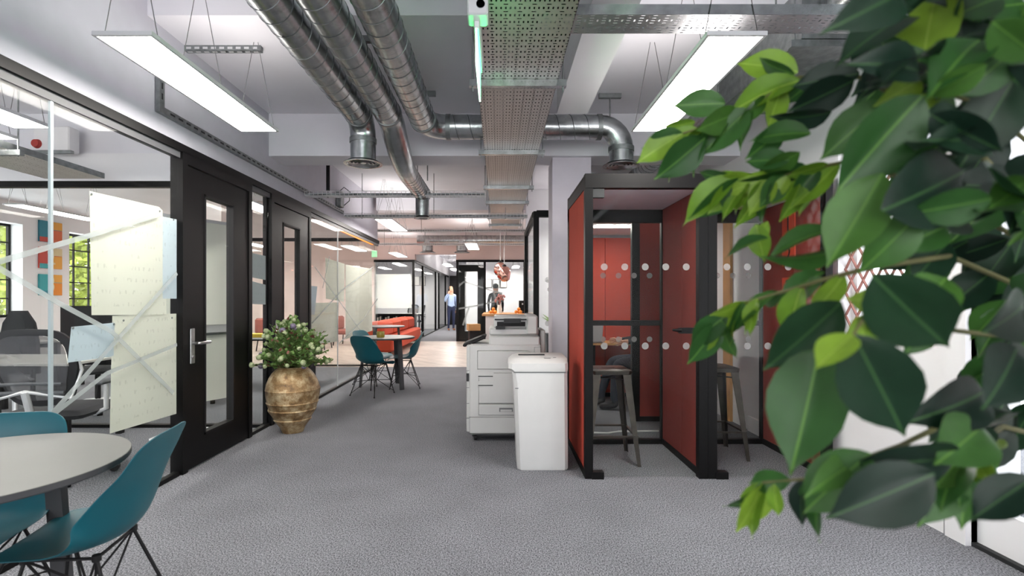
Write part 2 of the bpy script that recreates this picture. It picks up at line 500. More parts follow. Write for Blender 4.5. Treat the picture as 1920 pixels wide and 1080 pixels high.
MB().box((-.007, Yj - .008, .03), (.007, Yj + .008, TOP - .1)).build('joint_strip', mat('silvery_joint', '#b4c0c4', .35, .4), gw)
MB().box((-.007, yg(633), .03), (.007, yg(633) + .006, TOP - .1)).build('joint_strip', M['alu'], gw)
MB().box((-.04, 5.05, 0), (-.012, 5.10, TOP - .1)).build('mullion', M['black'], gw)
MB().box((-.03, yg(602), TOP - .115), (.0, 9.3, TOP - .102)).build('led_strip', M['orangeglow'], gw)
def gpt(px, py, off=0):
    Y = -(XG + off) * F / (VX - px)
    return Vector((off, Y, CH + (VY - py) / F * Y))
def tape(pts, wd=.028):
    for a, b in zip(pts[:-1], pts[1:]):
        MB().bar(gpt(*a, .008), gpt(*b, .008), .001, wd, (0, 0, 1)).build('tape_strip', M['tape'], gw)
tape([(-60, 508), (0, 490), (170, 441), (300, 402)])
tape([(-60, 466), (0, 504), (110, 568), (210, 622), (325, 737)])
tape([(85, 790), (210, 648), (332, 512)])
tape([(-40, 840), (90, 785), (200, 700), (332, 646)], .024)
tape([(585, 606), (640, 545), (700, 500)], .02); tape([(590, 500), (640, 570), (690, 640)], .02)
tape([(605, 540), (618, 480)], .02); tape([(635, 645), (680, 600), (708, 560)], .02)

def make_door(name, p0, p1, pv0, pv1):
    y0, y1 = yg(p0), yg(p1)
    r = empty(name, (XG, y0, 0), kind='structure')
    W = y1 - y0; v0, v1 = yg(pv0) - y0, yg(pv1) - y0
    f = .06
    MB().box((-.06, 0, 0), (.03, f, TOP - .05)).box((-.06, W - f, 0), (.03, W, TOP - .05)).box((-.06, f, TOP - .13), (.03, W - f, TOP - .05)).build('door_frame', M['black'], r)
    zb, zt = .215, 2.06; g = .008
    MB().box((-.03, f + g, .012), (.022, v0, TOP - .14)).box((-.03, v1, .012), (.022, W - f - g, TOP - .14)).box((-.03, v0, .012), (.022, v1, zb)).box((-.03, v0, zt), (.022, v1, TOP - .14)).build('door_leaf', M['black'], r)
    b = .018
    MB().box((-.034, v0, zb), (.026, v0 + b, zt)).box((-.034, v1 - b, zb), (.026, v1, zt)).box((-.034, v0, zb), (.026, v1, zb + b)).box((-.034, v0, zt - b), (.026, v1, zt)).build('glazing_bead', M['blackm'], r)
    MB().box((-.006, v0 + b, zb + b), (.006, v1 - b, zt - b)).build('vision_pane', M['glass'], r)
    h = MB().bbox((.022, f + .03, .78), (.032, f + .085, 1.04), .004).build('handle_plate', M['steel'], r)
    MB().tube([(.03, f + .058, .93), (.075, f + .058, .93), (.085, f + .07, .93), (.085, f + .19, .93)], .011, 8).build('lever', M['steel'], h, True)
    MB().tube([(.03, f + .058, .83), (.04, f + .058, .83)], .012, 10).build('lock_cylinder', M['steel'], h, True)
    return r
make_door('door_1', 335, 467, 378, 434)
make_door('door_2', 504, 579, 527, 559)

# partitions inside the left rooms
def glass_partition(name, Y, x0, x1, top=2.41, joints=()):
    r = empty(name, (0, Y, 0), kind='structure')
    MB().box((x0, -.03, top - .06), (x1, .03, top)).build('head_track', M['black'], r)
    MB().box((x0, -.03, 0), (x1, .03, .03)).build('floor_track', M['black'], r)
    xs = [x0] + list(joints) + [x1]
    for a, b in zip(xs[:-1], xs[1:]):
        MB().box((a + .004, -.006, .03), (b - .004, .006, top - .06)).build('glass_pane', M['glass'], r)
    return r
glass_partition('wall_glass_room', 5.03, -9.1, -2.33, 2.41, (-6.8, -4.5))
glass_partition('wall_glass_corner', 9.64, -5.2, -2.29, 2.41, (-3.8,))

# ------------------------------------------------------------------ far glazed rooms
struct('wall_far_left', MB().box((-9.1, 15.4, 0), (-3.75, 15.6, 3.1)), M['pink'])
struct('wall_far_bulkhead', MB().box((-3.75, 15.4, 2.45), (-2.52, 15.6, 3.1)).box((-1.28, 15.4, 2.45), (.82, 15.6, 3.1)).box((-2.52, 15.4, 2.62), (-1.28, 15.6, 3.1)), M['pink'])
struct('wall_far_right', MB().box((.82, 15.4, 0), (6, 15.6, 3.1)), M['lilac'])
struct('wall_room_back', MB().box((-9.1, 22.0, 0), (-2.6, 22.15, 3.1)), M['wall'])
struct('wall_room_back.001', MB().box((-1.2, 20.5, 0), (6, 20.6, 3.1)), M['wall'])
struct('wall_end', MB().box((-9.1, 26, 0), (6, 26.2, 3.1)), M['wall'])
struct('wall_unseen_far', MB().box((5.9, 15.4, 0), (6.05, 26.2, 3.1)), M['wall'])  # unseen wall added to stop daylight leaking into the far rooms
struct('wall_side_right', MB().box((2.65, 5.6, 0), (2.8, 15.4, 3.1)), M['lilac'])
struct('wall_side_right.001', MB().box((.93, 6.85, 0), (2.65, 7.0, 3.1)), M['wall'])

def front(name, Y, x0, x1, posts, top=2.45, doors=()):
    r = empty(name, (0, Y, 0), kind='structure')
    MB().box((x0, -.03, top - .07), (x1, .03, top)).build('head_track', M['black'], r)
    MB().box((x0, -.03, 0), (x1, .03, .03)).build('floor_track', M['black'], r)
    for p in posts:
        MB().box((p - .035, -.035, 0), (p + .035, .035, top - .07)).build('mullion', M['black'], r)
    xs = [x0] + sorted(posts) + [x1]
    for a, b in zip(xs[:-1], xs[1:]):
        if b - a > .1:
            MB().box((a + .036, -.006, .03), (b - .036, .006, top - .07)).build('glass_pane', M['glass'], r)
    return r
g1 = front('wall_glass_far', 15.4, -3.75, -2.52, [-2.56])
MB().box((-3.7, .01, 1.0), (-2.62, .013, 2.02)).build('frosted_film', M['frost'], g1)
g2 = front('wall_glass_far.001', 15.4, -1.28, .82, [-1.24, -.42, .78])
# door in the right far room
d3 = empty('door_3', (0, 15.46, 0), kind='structure')
MB().box((-1.22, -.03, .02), (-1.02, .03, 2.3)).box((-.64, -.03, .02), (-.44, .03, 2.3)).box((-1.02, -.03, .02), (-.64, .03, .3)).box((-1.02, -.03, 2.1), (-.64, .03, 2.3)).build('door_leaf', M['black'], d3)
MB().box((-1.02, -.005, .3), (-.64, .005, 2.1)).build('vision_pane', M['glass'], d3)
def stripe(par, a, b, wd=.05):
    a = P(*a, 15.38) - Vector((0, 15.4, 0)); b = P(*b, 15.38) - Vector((0, 15.4, 0))
    MB().bar(a, b, .002, wd, (0, 0, 1)).build('tape_strip', M['tape'], par)
for a, b in [((856, 540), (870, 528)), ((870, 528), (925, 546)), ((925, 546), (942, 550)), ((925, 546), (936, 580)), ((854, 580), (900, 572)), ((900, 572), (945, 561)), ((868, 610), (880, 574))]:
    stripe(g2, a, b)
# corridor side glazing
cr = empty('wall_glass_corridor', (-2.55, 0, 0), kind='structure')
MB().box((-.03, 15.45, 2.38), (.03, 25.9, 2.45)).build('head_track', M['black'], cr)
MB().box((-.03, 15.45, 0), (.03, 25.9, .03)).build('floor_track', M['black'], cr)
for y in (17.2, 20.7, 21.8, 24.5):
    MB().box((-.035, y - .05, 0), (.035, y + .05, 2.38)).build('mullion', M['black'], cr)
for a, b in ((15.5, 17.15), (17.25, 20.65), (20.75, 21.75), (21.85, 24.45)):
    MB().box((-.006, a, .03), (.006, b, 2.38)).build('glass_pane', M['glass'], cr)
struct('wall_corridor_right', MB().box((-1.3, 20.5, 0), (-1.2, 26, 3.1)), M['wall'])
struct('wall_corridor_panel', MB().box((-2.45, 25.6, 0), (-2.05, 25.9, 2.45)), M['blackm'])
struct('wall_corridor_bulkhead', MB().box((-2.6, 15.6, 2.45), (-2.5, 26, 3.1)), M['wall'])

# right glazed room past the column
g3 = front('wall_glass_right', 6.5, .44, .94, [.475], 2.37)
MB().box((.48, -.04, 2.3), (.94, .05, 2.38)).build('head_beam', M['black'], g3)
gs = empty('wall_glass_right.001', (.46, 0, 0), kind='structure')
MB().box((-.03, 6.54, 2.3), (.03, 8.6, 2.37)).build('head_track', M['black'], gs)
MB().box((-.006, 6.54, .03), (.006, 8.5, 2.3)).build('glass_pane', M['glass'], gs)
MB().box((-.03, 8.5, 0), (.03, 8.6, 2.3)).build('mullion', M['black'], gs)
MB().box((-.03, 6.54, .98), (.03, 8.5, 1.03)).build('transom', M['black'], gs)
struct('wall_right_room', MB().box((.46, 8.6, 0), (2.65, 8.75, 3.1)), M['wall'])
for i, z in enumerate((1.5, 1.38, .95)):
    MB().lathe([(.001, 0), (.035, 0), (.035, .002)], (0, 0, 0), 16).build('dot', M['dot'], g3).matrix_local = Matrix.Translation((.62 + .03*(i % 2), -.012, z)) @ Matrix.Rotation(R(90), 4, 'X')

# ================================================================== LIGHT PANELS
def make_panel():
    r = empty('light_panel')
    wv, l = .28, 1.37
    MB().box((0, 0, .0), (wv, .014, .02)).box((0, l - .014, 0), (wv, l, .02)).box((0, .014, 0), (.014, l - .014, .02)).box((wv - .014, .014, 0), (wv, l - .014, .02)).box((.014, .014, .012), (wv - .014, l - .014, .02)).build('frame', M['alu'], r)
    MB().box((.014, .014, .004), (wv - .014, l - .014, .010)).build('diffuser', M['diff'], r)
    MB().box((.05, .05, .0205), (wv - .05, l - .05, .026)).build('added_upglow_strip', M['upglow'], r)  # glowing strip added on the panel top to brighten the ceiling
    return r
panels = [(-1.885, 2.37, 'suspended white light panel over the near teal chairs', 3.4),
          (.965, 2.37, 'suspended white light panel above the red phone booths', 3.4),
          (-1.90, 7.80, 'suspended white light panel over the far teal chairs', 3.1),
          (-1.885, -3.05, 'unseen light panel added behind the camera, glass wall side', 3.4),  # unseen pair extending the row behind the camera, added to brighten the room
          (.965, -3.05, 'unseen light panel added behind the camera, right wall side', 3.4),
          (-3.47, 2.30, 'light panel inside the glazed office nearest the glass wall', 3.4),
          (-3.95, 2.55, 'light panel inside the glazed office, second from the glass wall', 3.4),
          (-7.0, 2.4, 'light panel inside the glazed office nearest the windows', 3.4),
          (-3.35, 6.3, 'light panel behind the narrow glazing between the two doors', 3.1),
          (-6.4, 6.6, 'light panel deep in the second glazed room', 3.1),
          (-3.6, 11.6, 'light panel over the lounge behind the glass corner', 3.1),
          (-7.0, 12.4, 'light panel in the lounge near the outer windows', 3.1),
          (-.75, 11.2, 'light panel over the timber floor by the counter', 3.1),
          (-1.95, 17.6, 'first light panel in the far corridor', 3.1),
          (-1.95, 20.3, 'second light panel in the far corridor', 3.1),
          (-1.0, 18.8, 'light panel inside the far right glazed room', 3.1),
          (-3.6, 17.2, 'light panel inside the far left glazed room', 3.1),
          (-5.6, 10.6, 'added light panel brightening the lounge over the pink chairs', 3.1),  # panels from here to the corridor end are added to brighten the far area
          (1.4, 11.6, 'added light panel brightening the lounge right of the counter', 3.1),
          (-2.9, 13.4, 'added light panel brightening the far end of the orange sofa', 3.1),
          (.5, 18.6, 'added light panel brightening the far right room beyond the dark jumper', 3.1),
          (-4.6, 19.4, 'added light panel brightening the back of the far left room', 3.1),
          (-1.95, 23.2, 'added light panel brightening the end of the far corridor', 3.1),
          (1.5, 7.4, 'light panel in the glazed room beyond the column', 3.1)]
proto_p = make_panel()
for i, (x, y, lb, zc) in enumerate(panels):
    o = proto_p if i == 0 else copy_tree(proto_p)
    o.location = (x, y, 2.475)
    tag(o, lb, 'ceiling light', 'suspended light panels')
    for yy in (.06, .62, 1.31):
        ap = zc - .22 - 2.475; wm = MB()
        wm.tube([(.012, yy, .02), (.14, yy, ap)], .0022, 5).tube([(.268, yy, .02), (.14, yy, ap)], .0022, 5).tube([(.14, yy, ap - .015), (.14, yy, zc - 2.475)], .0025, 5).tube([(.14, yy, ap - .02), (.14, yy, ap + .02)], .006, 6)
        wm.build('suspension_wire', M['wire'], o)

# ================================================================== DUCTS
def arc(c, r, a0, a1, u, v, n=7):
    c, u, v = Vector(c), Vector(u), Vector(v)
    return [c + u*(r*math.cos(a0 + (a1-a0)*i/n)) + v*(r*math.sin(a0 + (a1-a0)*i/n)) for i in range(n + 1)]
def resample(pts, step):
    out = [Vector(pts[0])]; acc = 0
    for a, b in zip(pts[:-1], pts[1:]):
        a, b = Vector(a), Vector(b); L = (b - a).length; t = step - acc
        while t <= L:
            out.append(a + (b - a) * (t / L)); t += step
        acc = L - (t - step)
    out.append(Vector(pts[-1])); return out
def spiral(pts, r, pitch, n=22):
    # seam wound round the duct
    ps = resample(pts, pitch / n); up = None; res = []
    for i, p in enumerate(ps):
        t = (ps[min(i+2, len(ps)-1)] - ps[max(i-2, 0)]).normalized()
        if up is None: up = Vector((1, 0, 0)) if abs(t.x) < .9 else Vector((0, 1, 0))
        u = (up - t*up.dot(t)).normalized(); up = u; b = t.cross(u)
        a = 2*PI*i/n
        res.append(p + (u*math.cos(a) + b*math.sin(a)) * (r + .0005))
    return res
def diffuser(par, c, r):
    x, y, z = c
    d = MB().lathe([(r*.62, .05), (r*.66, .02), (r*.9, .008), (r, .004), (r, 0), (r*.86, 0), (r*.8, .012)], c, 32).build('diffuser', M['galv'], par, True)
    for k, q in enumerate((.66, .48, .3)):
        MB().lathe([(r*q, .016), (r*(q + .07), .004), (r*(q + .05), .002), (r*(q - .02), .014)], c, 28).build('cone_ring', M['steel'], d, True)
    MB().lathe([(.001, .02), (r*.8, .02), (r*.8, .024)], c, 24).build('diffuser_throat', M['darkm'], d)
    MB().lathe([(.001, .006), (r*.14, .006), (r*.16, .012)], c, 16).build('diffuser_core', M['steel'], d, True)
def duct(label, pts, r, dif=None, collars=(), straight=None, name='spiral_duct'):
    root = empty(name, pts[0], 0, label, 'air duct')
    o = MB().tube(pts, r, 24)
    off = Vector(pts[0]); T = lambda q: [Vector(p) - off for p in q]
    MB().tube(T(pts), r, 26).build('duct_body', M['galv'], root, True)
    sm = MB()
    for sp in (straight or [pts]):
        sm.tube(spiral(T(sp), r, .13), .0028, 4)
    sm.build('spiral_seam', M['seam'], root, True)
    for cpos, dr in collars:
        cpos = Vector(cpos) - off; dr = Vector(dr).normalized()
        MB().tube([cpos - dr*.02, cpos + dr*.02], r + .006, 26).build('collar', M['galvd'], root, True)
    if dif: diffuser(root, tuple(Vector(dif[0]) - off), dif[1])
    return root
DR = .108; ZD = 2.8
# duct 1: along the corridor then down to a diffuser
X1 = -1.17; Yb = 4.42
p1 = [Vector((X1, -3.98, ZD)), Vector((X1, Yb - .16, ZD))] + arc((X1, Yb - .16, ZD - .16), .16, PI/2, 0, (0, 1, 0), (0, 0, 1))[1:] + [Vector((X1, Yb, 2.45))]
dk = duct('left galvanised spiral duct bending straight down to a round diffuser', p1, DR, ((X1, Yb, 2.42), .165), [((X1, Yb - .16, ZD), (0, 1, 0)), ((X1, Yb, 2.62), (0, 0, 1))], [[p1[0], p1[1]]])
# duct 2: S-bend under the beam then on to a small diffuser
X2 = -.92
p2 = [Vector((X2, -3.98, ZD)), Vector((X2, 4.25, ZD)), Vector((X2, 4.42, ZD - .03)), Vector((X2, 4.55, ZD - .1)), Vector((X2, 4.75, 2.62)), Vector((X2, 4.95, 2.55)), Vector((X2, 5.2, 2.53)), Vector((X2, 6.25, 2.53))]
root2 = duct('middle galvanised spiral duct dipping under the beam to a small outlet', p2, [DR]*5 + [.1, .098, .095], None, [((X2, 4.27, ZD), (0, 1, 0))], [[p2[0], p2[1]], [p2[6] , p2[7]]]) if False else None
r2 = empty('spiral_duct', (X2, -3.98, ZD), 0, 'middle galvanised spiral duct dipping under the beam to a small outlet', 'air duct')
T2 = [p - Vector((X2, -3.98, ZD)) for p in p2]
MB().tube(T2, [DR]*5 + [.1, .097, .095], 26).build('duct_body', M['galv'], r2, True)
MB().tube(spiral(T2[:2], DR, .13), .0028, 4).tube(spiral(T2[6:], .096, .1), .0028, 4).build('spiral_seam', M['seam'], r2, True)
MB().tube([T2[7] + Vector((0, -.08, .02)), T2[7] + Vector((0, -.08, -.06)), T2[7] + Vector((0, -.08, -.27))], .082, 22).build('drop_duct', M['galv'], r2, True)
MB().tube([T2[1] + Vector((0, -.02, 0)), T2[1] + Vector((0, .02, 0))], DR + .006, 26).build('collar', M['galvd'], r2, True)
diffuser(r2, tuple(T2[7] + Vector((0, -.08, -.30))), .1)
# duct 3: turns right, crosses behind the cable tray, drops
X3, Yh, XE = -.65, 4.60, 1.10
p3 = [Vector((X3, -3.98, ZD)), Vector((X3, Yh - .2, ZD))] + arc((X3 + .2, Yh - .2, ZD), .2, PI, PI/2, (1, 0, 0), (0, 1, 0))[1:]
p3 += [Vector((XE - .2, Yh, ZD))] + arc((XE - .2, Yh, ZD - .2), .2, PI/2, 0, (1, 0, 0), (0, 0, 1))[1:] + [Vector((XE, Yh, 2.48))]
duct('right galvanised spiral duct turning across behind the cable tray to a diffuser over the booths', p3, DR, ((XE, Yh, 2.45), .165), [((X3, Yh - .2, ZD), (0, 1, 0)), ((X3 + .2, Yh, ZD), (1, 0, 0)), ((XE - .2, Yh, ZD), (1, 0, 0)), ((XE, Yh, 2.6), (0, 0, 1))],
     [[p3[0], p3[1]], [Vector((X3 + .2, Yh, ZD)), Vector((XE - .2, Yh, ZD))]])
# right-hand duct run with plenum box
p4 = [Vector((1.93, -3.98, 2.9)), Vector((1.93, 2.9, 2.9))]
d4 = duct('galvanised duct feeding a sheet metal box above the phone booths', p4, .11, None)
MB().box((-.2, 6.9, -.16), (.16, 8.0, .14)).build('plenum_box', M['galvd'], d4)
MB().tube([(-.17, 8.0, -.1), (-.2, 8.4, -.12), (-.25, 10.3, -.14)], .09, 20).build('branch_duct', M['galv'], d4, True)
MB().tube(spiral([Vector((-.2, 8.4, -.12)), Vector((-.25, 10.3, -.14))], .09, .1), .003, 4).build('spiral_seam', M['seam'], d4, True)
for y, zt in ((6.92, .5), (7.95, .2)):
    h = MB().box((-.26, y - .02, -.205), (.22, y + .02, -.165)).build('hanger', M['galvd'], d4)
    for x in (-.23, .19): MB().tube([(x, y, -.2), (x, y, zt)], .006, 6).build('hanger_rod', M['galvd'], h)
# duct hangers: short strut and rod up to the soffit
def hanger(x, y, z0, z1, label):
    r = empty('strut_hanger', (x, y, z0), 0, label, 'hanger')
    MB().tube([(0, 0, 0), (0, 0, z1 - z0 - .035)], .007, 6).build('rod', M['galvd'], r)
    MB().box((-.1, -.02, z1 - z0 - .04), (.1, .02, z1 - z0)).build('strut', M['galvd'], r)
    return r
hanger(-.66, 4.55, 2.9, 3.1, 'small strut hanger above the bend of the right duct')
hanger(1.0, 4.6, 2.9, 3.1, 'small strut hanger above the duct end over the booths')
hanger(-.82, 5.9, 2.62, 3.1, 'small strut hanger beside the low end of the middle duct')
hanger(-1.0, 3.6, 2.9, 3.1, 'small strut hanger between the left and middle ducts')

# ================================================================== CABLE TRAYS
ZT = 2.6; TX0, TX1 = -.13, .365
tr = empty('cable_tray', (0, 0, ZT), 0, 'wide perforated galvanised cable tray running down the ceiling centre', 'cable tray')
MB().box((TX0, -4, 0), (TX1, 9.75, .0015)).build('tray_base', M['perf'], tr)
MB().box((TX0, -4, 0), (TX0 + .002, 9.75, .055)).box((TX0, -4, .053), (TX0 + .015, 9.75, .056)).build('side_flange', M['galv'], tr)
MB().box((TX1 - .002, -4, 0), (TX1, 9.75, .055)).box((TX1 - .015, -4, .053), (TX1, 9.75, .056)).build('side_flange', M['galv'], tr)
for k in range(21):
    x = TX0 + .02 + k * .0228
    pts = [(x + .006*math.sin(j*.9 + k*.35), -3.9 + j*.68, .018 + .003*math.sin(j*1.3 + k)) for j in range(20)]
    MB().tube(pts, .0122, 6).build('cable', M['darkm'] if k % 5 == 2 else M['blackm'], tr, True)
for y in (.2, 3.15, 4.62, 6.06, 7.0, 8.3, 9.1):
    s = MB().box((TX0 - .05, y - .02, -.042), (TX1 + .05, y + .02, -.001)).build('support_strut', M['galv'], tr)
    zc = (3.4 if y < 3.33 else 3.1) - ZT
    for x in (TX0 - .03, TX1 + .03): MB().tube([(x, y, -.07), (x, y, zc)], .005, 6).build('threaded_rod', M['galvd'], s)
# side branch of the tray
M['perf2'] = perfmat('perforated_side_tray', '#b3b3b8')
tb = empty('cable_tray', (0, 2.52, ZT + .005), 0, 'narrow perforated cable tray branching right above the plant', 'cable tray')
o = MB().box((-.085, -TX1 - 1.9, 0), (.085, -TX1 + .16, .0015)).build('tray_base', M['perf2'], tb)
o.rotation_euler = (0, 0, R(90))
MB().box((TX1 - .1, -.087, 0), (TX1 + 1.9, -.085, .05)).box((TX1 - .1, .085, 0), (TX1 + 1.9, .087, .05)).build('side_flange', M['galv'], tb)
for x in (1.0, 1.85): MB().tube([(TX1 + x, .0, 0), (TX1 + x, 0, .78)], .005, 6).build('threaded_rod', M['galvd'], tb)

def basket(label, Y, Z, x0, x1):
    r = empty('cable_basket', (0, Y, Z), 0, label, 'cable tray')
    b = MB()
    for yy in (-.06, -.02, .02, .06): b.tube([(x0, yy, 0), (x1, yy, 0)], .004, 5)
    for yy in (-.06, .06): b.tube([(x0, yy, .05), (x1, yy, .05)], .004, 5)
    n = int((x1 - x0) / .05)
    for i in range(n + 1):
        x = x0 + i * (x1 - x0) / n
        b.tube([(x, -.06, .05), (x, -.06, 0), (x, .06, 0), (x, .06, .05)], .0035, 5)
    b.build('wire_basket', M['alu'], r)
    for k, yy in enumerate((-.035, -.01, .015, .035)):
        pts = [(x0 + (x1-x0)*i/26, yy + .008*math.sin(i*1.3+k), .016 + .012*abs(math.sin(i*.7 + k*2))) for i in range(27)]
        MB().tube(pts, .009, 6).build('cable', M['blackm'] if k % 2 else M['paperg'], r, True)
    for x in [x0 + .25 + i*1.05 for i in range(int((x1-x0-.2)/1.05) + 1)]:
        MB().tube([(x, 0, -.02), (x, 0, 3.1 - Z)], .005, 6).build('threaded_rod', M['galvd'], r)
    return r
basket('wire cable basket crossing the corridor under the middle duct', 6.0, 2.46, -2.25, -.16)
basket('wire cable basket crossing the corridor above the far light panel', 7.5, 2.455, -2.25, .42)
basket('long wire cable basket above the glass corner of the lounge', 10.6, 2.66, -5.0, .8)
basket('wire cable basket over the far end of the timber floor', 13.2, 2.66, -3.2, .8)
# black conduit dropping to the basket, and the conduit along the bulkhead
MB().tube([(-2.2, 6.0, 3.06), (-2.02, 6.0, 3.06), (-2.0, 6.0, 3.04), (-2.0, 6.0, 2.53)], .022, 8).build('conduit_drop', M['blackm'], None, True, label='black corrugated conduit dropping from the soffit to a cable basket', cat='conduit')
bc = empty('trunking', (-2.25, 3.45, 2.5), 0, 'galvanised slotted trunking running along the white bulkhead', 'trunking')
MB().box((-.03, .0, .0), (.0, 4.0, .045)).build('trunking_run', M['galvd'], bc)
MB().box((-.03, -.05, .0), (.0, .0, .24)).build('trunking_drop', M['galvd'], bc)
sl = MB()
for i in range(44): sl.box((.0, .06 + i*.09, .016), (.001, .11 + i*.09, .029))
for i in range(2): sl.box((.0, -.032, .09 + i*.07), (.001, -.018, .13 + i*.07))
sl.build('slot', M['darkm'], bc)
# slotted strut on the soffit over the near light
st = empty('slotted_strut', (-2.1, 3.74, 3.06), 0, 'slotted strut on the soffit above the near light panel', 'strut')
MB().box((-.2, -.02, 0), (.37, .02, .04)).build('strut', M['galvd'], st)
sl = MB()
for i in range(9): sl.box((-.17 + i*.06, -.021, .012), (-.135 + i*.06, -.02, .028)); sl.box((-.17 + i*.06, -.007, -.001), (-.135 + i*.06, .007, 0))
sl.build('slot', M['alu'], st)
jb = empty('junction_box', (-2.28, 7.25, 2.56), 0, 'grey junction box with looped cables on the bulkhead end', 'junction box')
MB().bbox((0, -.08, 0), (.07, .08, .22), .008).build('box', M['galvd'], jb)
MB().tube([(.05, -.05, .22), (.12, -.1, .26), (.2, -.08, .2), (.18, -.05, .08), (.1, -.03, .02)], .006, 6).build('cable', M['greyfab'], jb, True)
# lounge ductwork
p5 = [Vector((-2.2, 13.9, 2.86)), Vector((.9, 13.9, 2.86))]
d5 = duct('shiny duct crossing over the far end of the timber floor', p5, .14, None)
for x in (.2, 1.6, 2.9): MB().tube([(x, 0, .1), (x, 0, .24)], .008, 6).build('hanger_rod', M['galvd'], d5)
for x in (-1.93, -1.0):
    dd = MB().tube([(x + 2.2, 0, .02), (x + 2.2, 0, -.28)], .15, 20).build('drop_duct', M['galv'], d5, True)
    diffuser(d5, (x + 2.2, 0, -.33), .22)
sd = MB().lathe([(.001, -.05), (.04, -.05), (.06, -.025), (.062, 0)], (-.37, 2.3, 3.4), 20, False, False).build('smoke_detector', M['whitep'], None, True, label='small round smoke detector on the ceiling by the ducts', cat='smoke detector')

# exit sign hanging under the tray
ex = empty('exit_sign', (-.095, 2.17, 2.43), 0, 'green edge-lit hanging exit sign beside the perforated cable tray', 'exit sign')
MB().bbox((-.035, -.05, .002), (.05, .05, .13), .006).build('housing', M['alu'], ex)
MB().box((-.012, .05, .004), (.016, .43, .03)).build('housing_arm', M['alu'], ex)
MB().bbox((-.008, .0, -.03), (.012, .43, .004), .002).build('panel_clamp', M['alu'], ex)
MB().box((-.003, .0, -.17), (.003, .43, -.03)).build('sign_panel', M['greenexit'], ex)
MB().box((-.0035, -.002, -.17), (.0035, .0, -.03)).box((-.0035, .0, -.174), (.0035, .43, -.17)).build('panel_edge', M['exitwhite'], ex)
MB().lathe([(.001, .0), (.018, .0), (.018, .004)], (0, 0, 0), 16).build('test_button', M['galvd'], ex).matrix_local = Matrix.Translation((.02, -.05, .045)) @ Matrix.Rotation(R(90), 4, 'X')
for y in (.0, .4): MB().tube([(.002, y, .02), (.002, y, .97)], .006, 6).build('drop_rod', M['galvd'], ex)
ex2 = empty('exit_sign', P(702, 476, 12.0), 0, 'small green exit sign seen behind the glass corner', 'exit sign')
MB().box((-.06, -.02, -.075), (.06, .02, .075)).build('sign_panel', emat('pale_exit_green', '#8fd0a0', .7), ex2)
MB().tube([(0, 0, .09), (0, 0, 3.1 - ex2.location.z)], .006, 6).build('drop_rod', M['galvd'], ex2)

# ================================================================== TEAL SHELL CHAIRS
def make_shell_chair():
    r = empty('shell_chair')
    S = .955
    prof = [(.235, .398, .17, 0.0), (.228, .425, .195, .004), (.20, .440, .213, .010), (.13, .438, .226, .020), (.04, .428, .233, .028), (-.05, .424, .236, .036),
            (-.12, .436, .238, .066), (-.165, .466, .238, .092), (-.195, .515, .236, .096), (-.215, .575, .231, .080), (-.232, .64, .224, .058), (-.248, .70, .213, .026), (-.264, .755, .200, .018), (-.279, .795, .178, .010), (-.290, .818, .135, .004), (-.294, .826, .08, .0)]
    n = 13; V = []; Fc = []
    for i, (y, z, wd, lf) in enumerate(prof):
        a = prof[max(i-1, 0)]; b = prof[min(i+1, len(prof)-1)]
        t = Vector((0, b[0]-a[0], b[1]-a[1])).normalized()
        nrm = Vector((0, -t.z, t.y))
        if nrm.z < 0 and i < 6: nrm = -nrm
        nrm = Vector((0, t.z, -t.y)) if Vector((0, t.z, -t.y)).dot(Vector((0, .6, .8))) > 0 else Vector((0, -t.z, t.y))
        for j in range(n):
            s = -1 + 2*j/(n-1)
            p = Vector((s*wd, y, z)) + nrm * (lf * abs(s)**2.2 * 1.25)
            V.append(tuple(p * S))
    m = len(prof)
    for i in range(m-1):
        for j in range(n-1):
            Fc.append((i*n+j, i*n+j+1, (i+1)*n+j+1, (i+1)*n+j))
    mb = MB().add(V, Fc)
    o = mb.build('shell', M['teal'], r, False)
    o.data.shade_smooth()
    so = o.modifiers.new('thickness', 'SOLIDIFY'); so.thickness = .007; so.offset = 0
    sb = o.modifiers.new('smooth', 'SUBSURF'); sb.levels = 1; sb.render_levels = 2
    tops = [(.12, .12, .415), (-.12, .12, .415), (.12, -.10, .405), (-.12, -.10, .405)]
    feet = [(.205, .20, .006), (-.205, .20, .006), (.205, -.235, .006), (-.205, -.235, .006)]
    s = lambda p: Vector(p) * S
    for t, f in zip(tops, feet):
        MB().tube([s(t), s(f)], .0062, 7).tube([s(f) - Vector((0, 0, .006*S)), s(f) + Vector((0, 0, .012))], .009, 8).build('leg', M['blackm'], r, True)
    w = MB(); hub = [(.045, .03, .2), (-.045, .03, .2), (.045, -.05, .2), (-.045, -.05, .2)]
    mid = [tuple(Vector(t).lerp(Vector(f), .55)) for t, f in zip(tops, feet)]
    for k in range(4):
        w.tube([s(mid[k]), s(hub[k])], .0042, 6)
        w.tube([s(hub[k]), s(tops[3-k])], .0042, 6)
        w.tube([s(hub[k]), s(tops[k])], .0042, 6)
        w.tube([s(tuple(Vector(tops[k]).lerp(Vector(feet[k]), .93))), s(hub[k])], .0042, 6)
    for a, b in ((0, 1), (1, 3), (3, 2), (2, 0)):
        w.tube([s(hub[a]), s(hub[b])], .0042, 6); w.tube([s(tops[a]), s(tops[b])], .006, 6)
    w.build('wire_bracing', M['blackm'], r, True)
    for t in tops: MB().tube([s(t) + Vector((0, 0, -.008)), s(t) + Vector((0, 0, .012))], .014, 10).build('shock_mount', M['blackm'], r, True)
    return r
CHAIR = make_shell_chair()
def face(dx, dy): return math.atan2(dy, dx) - PI/2
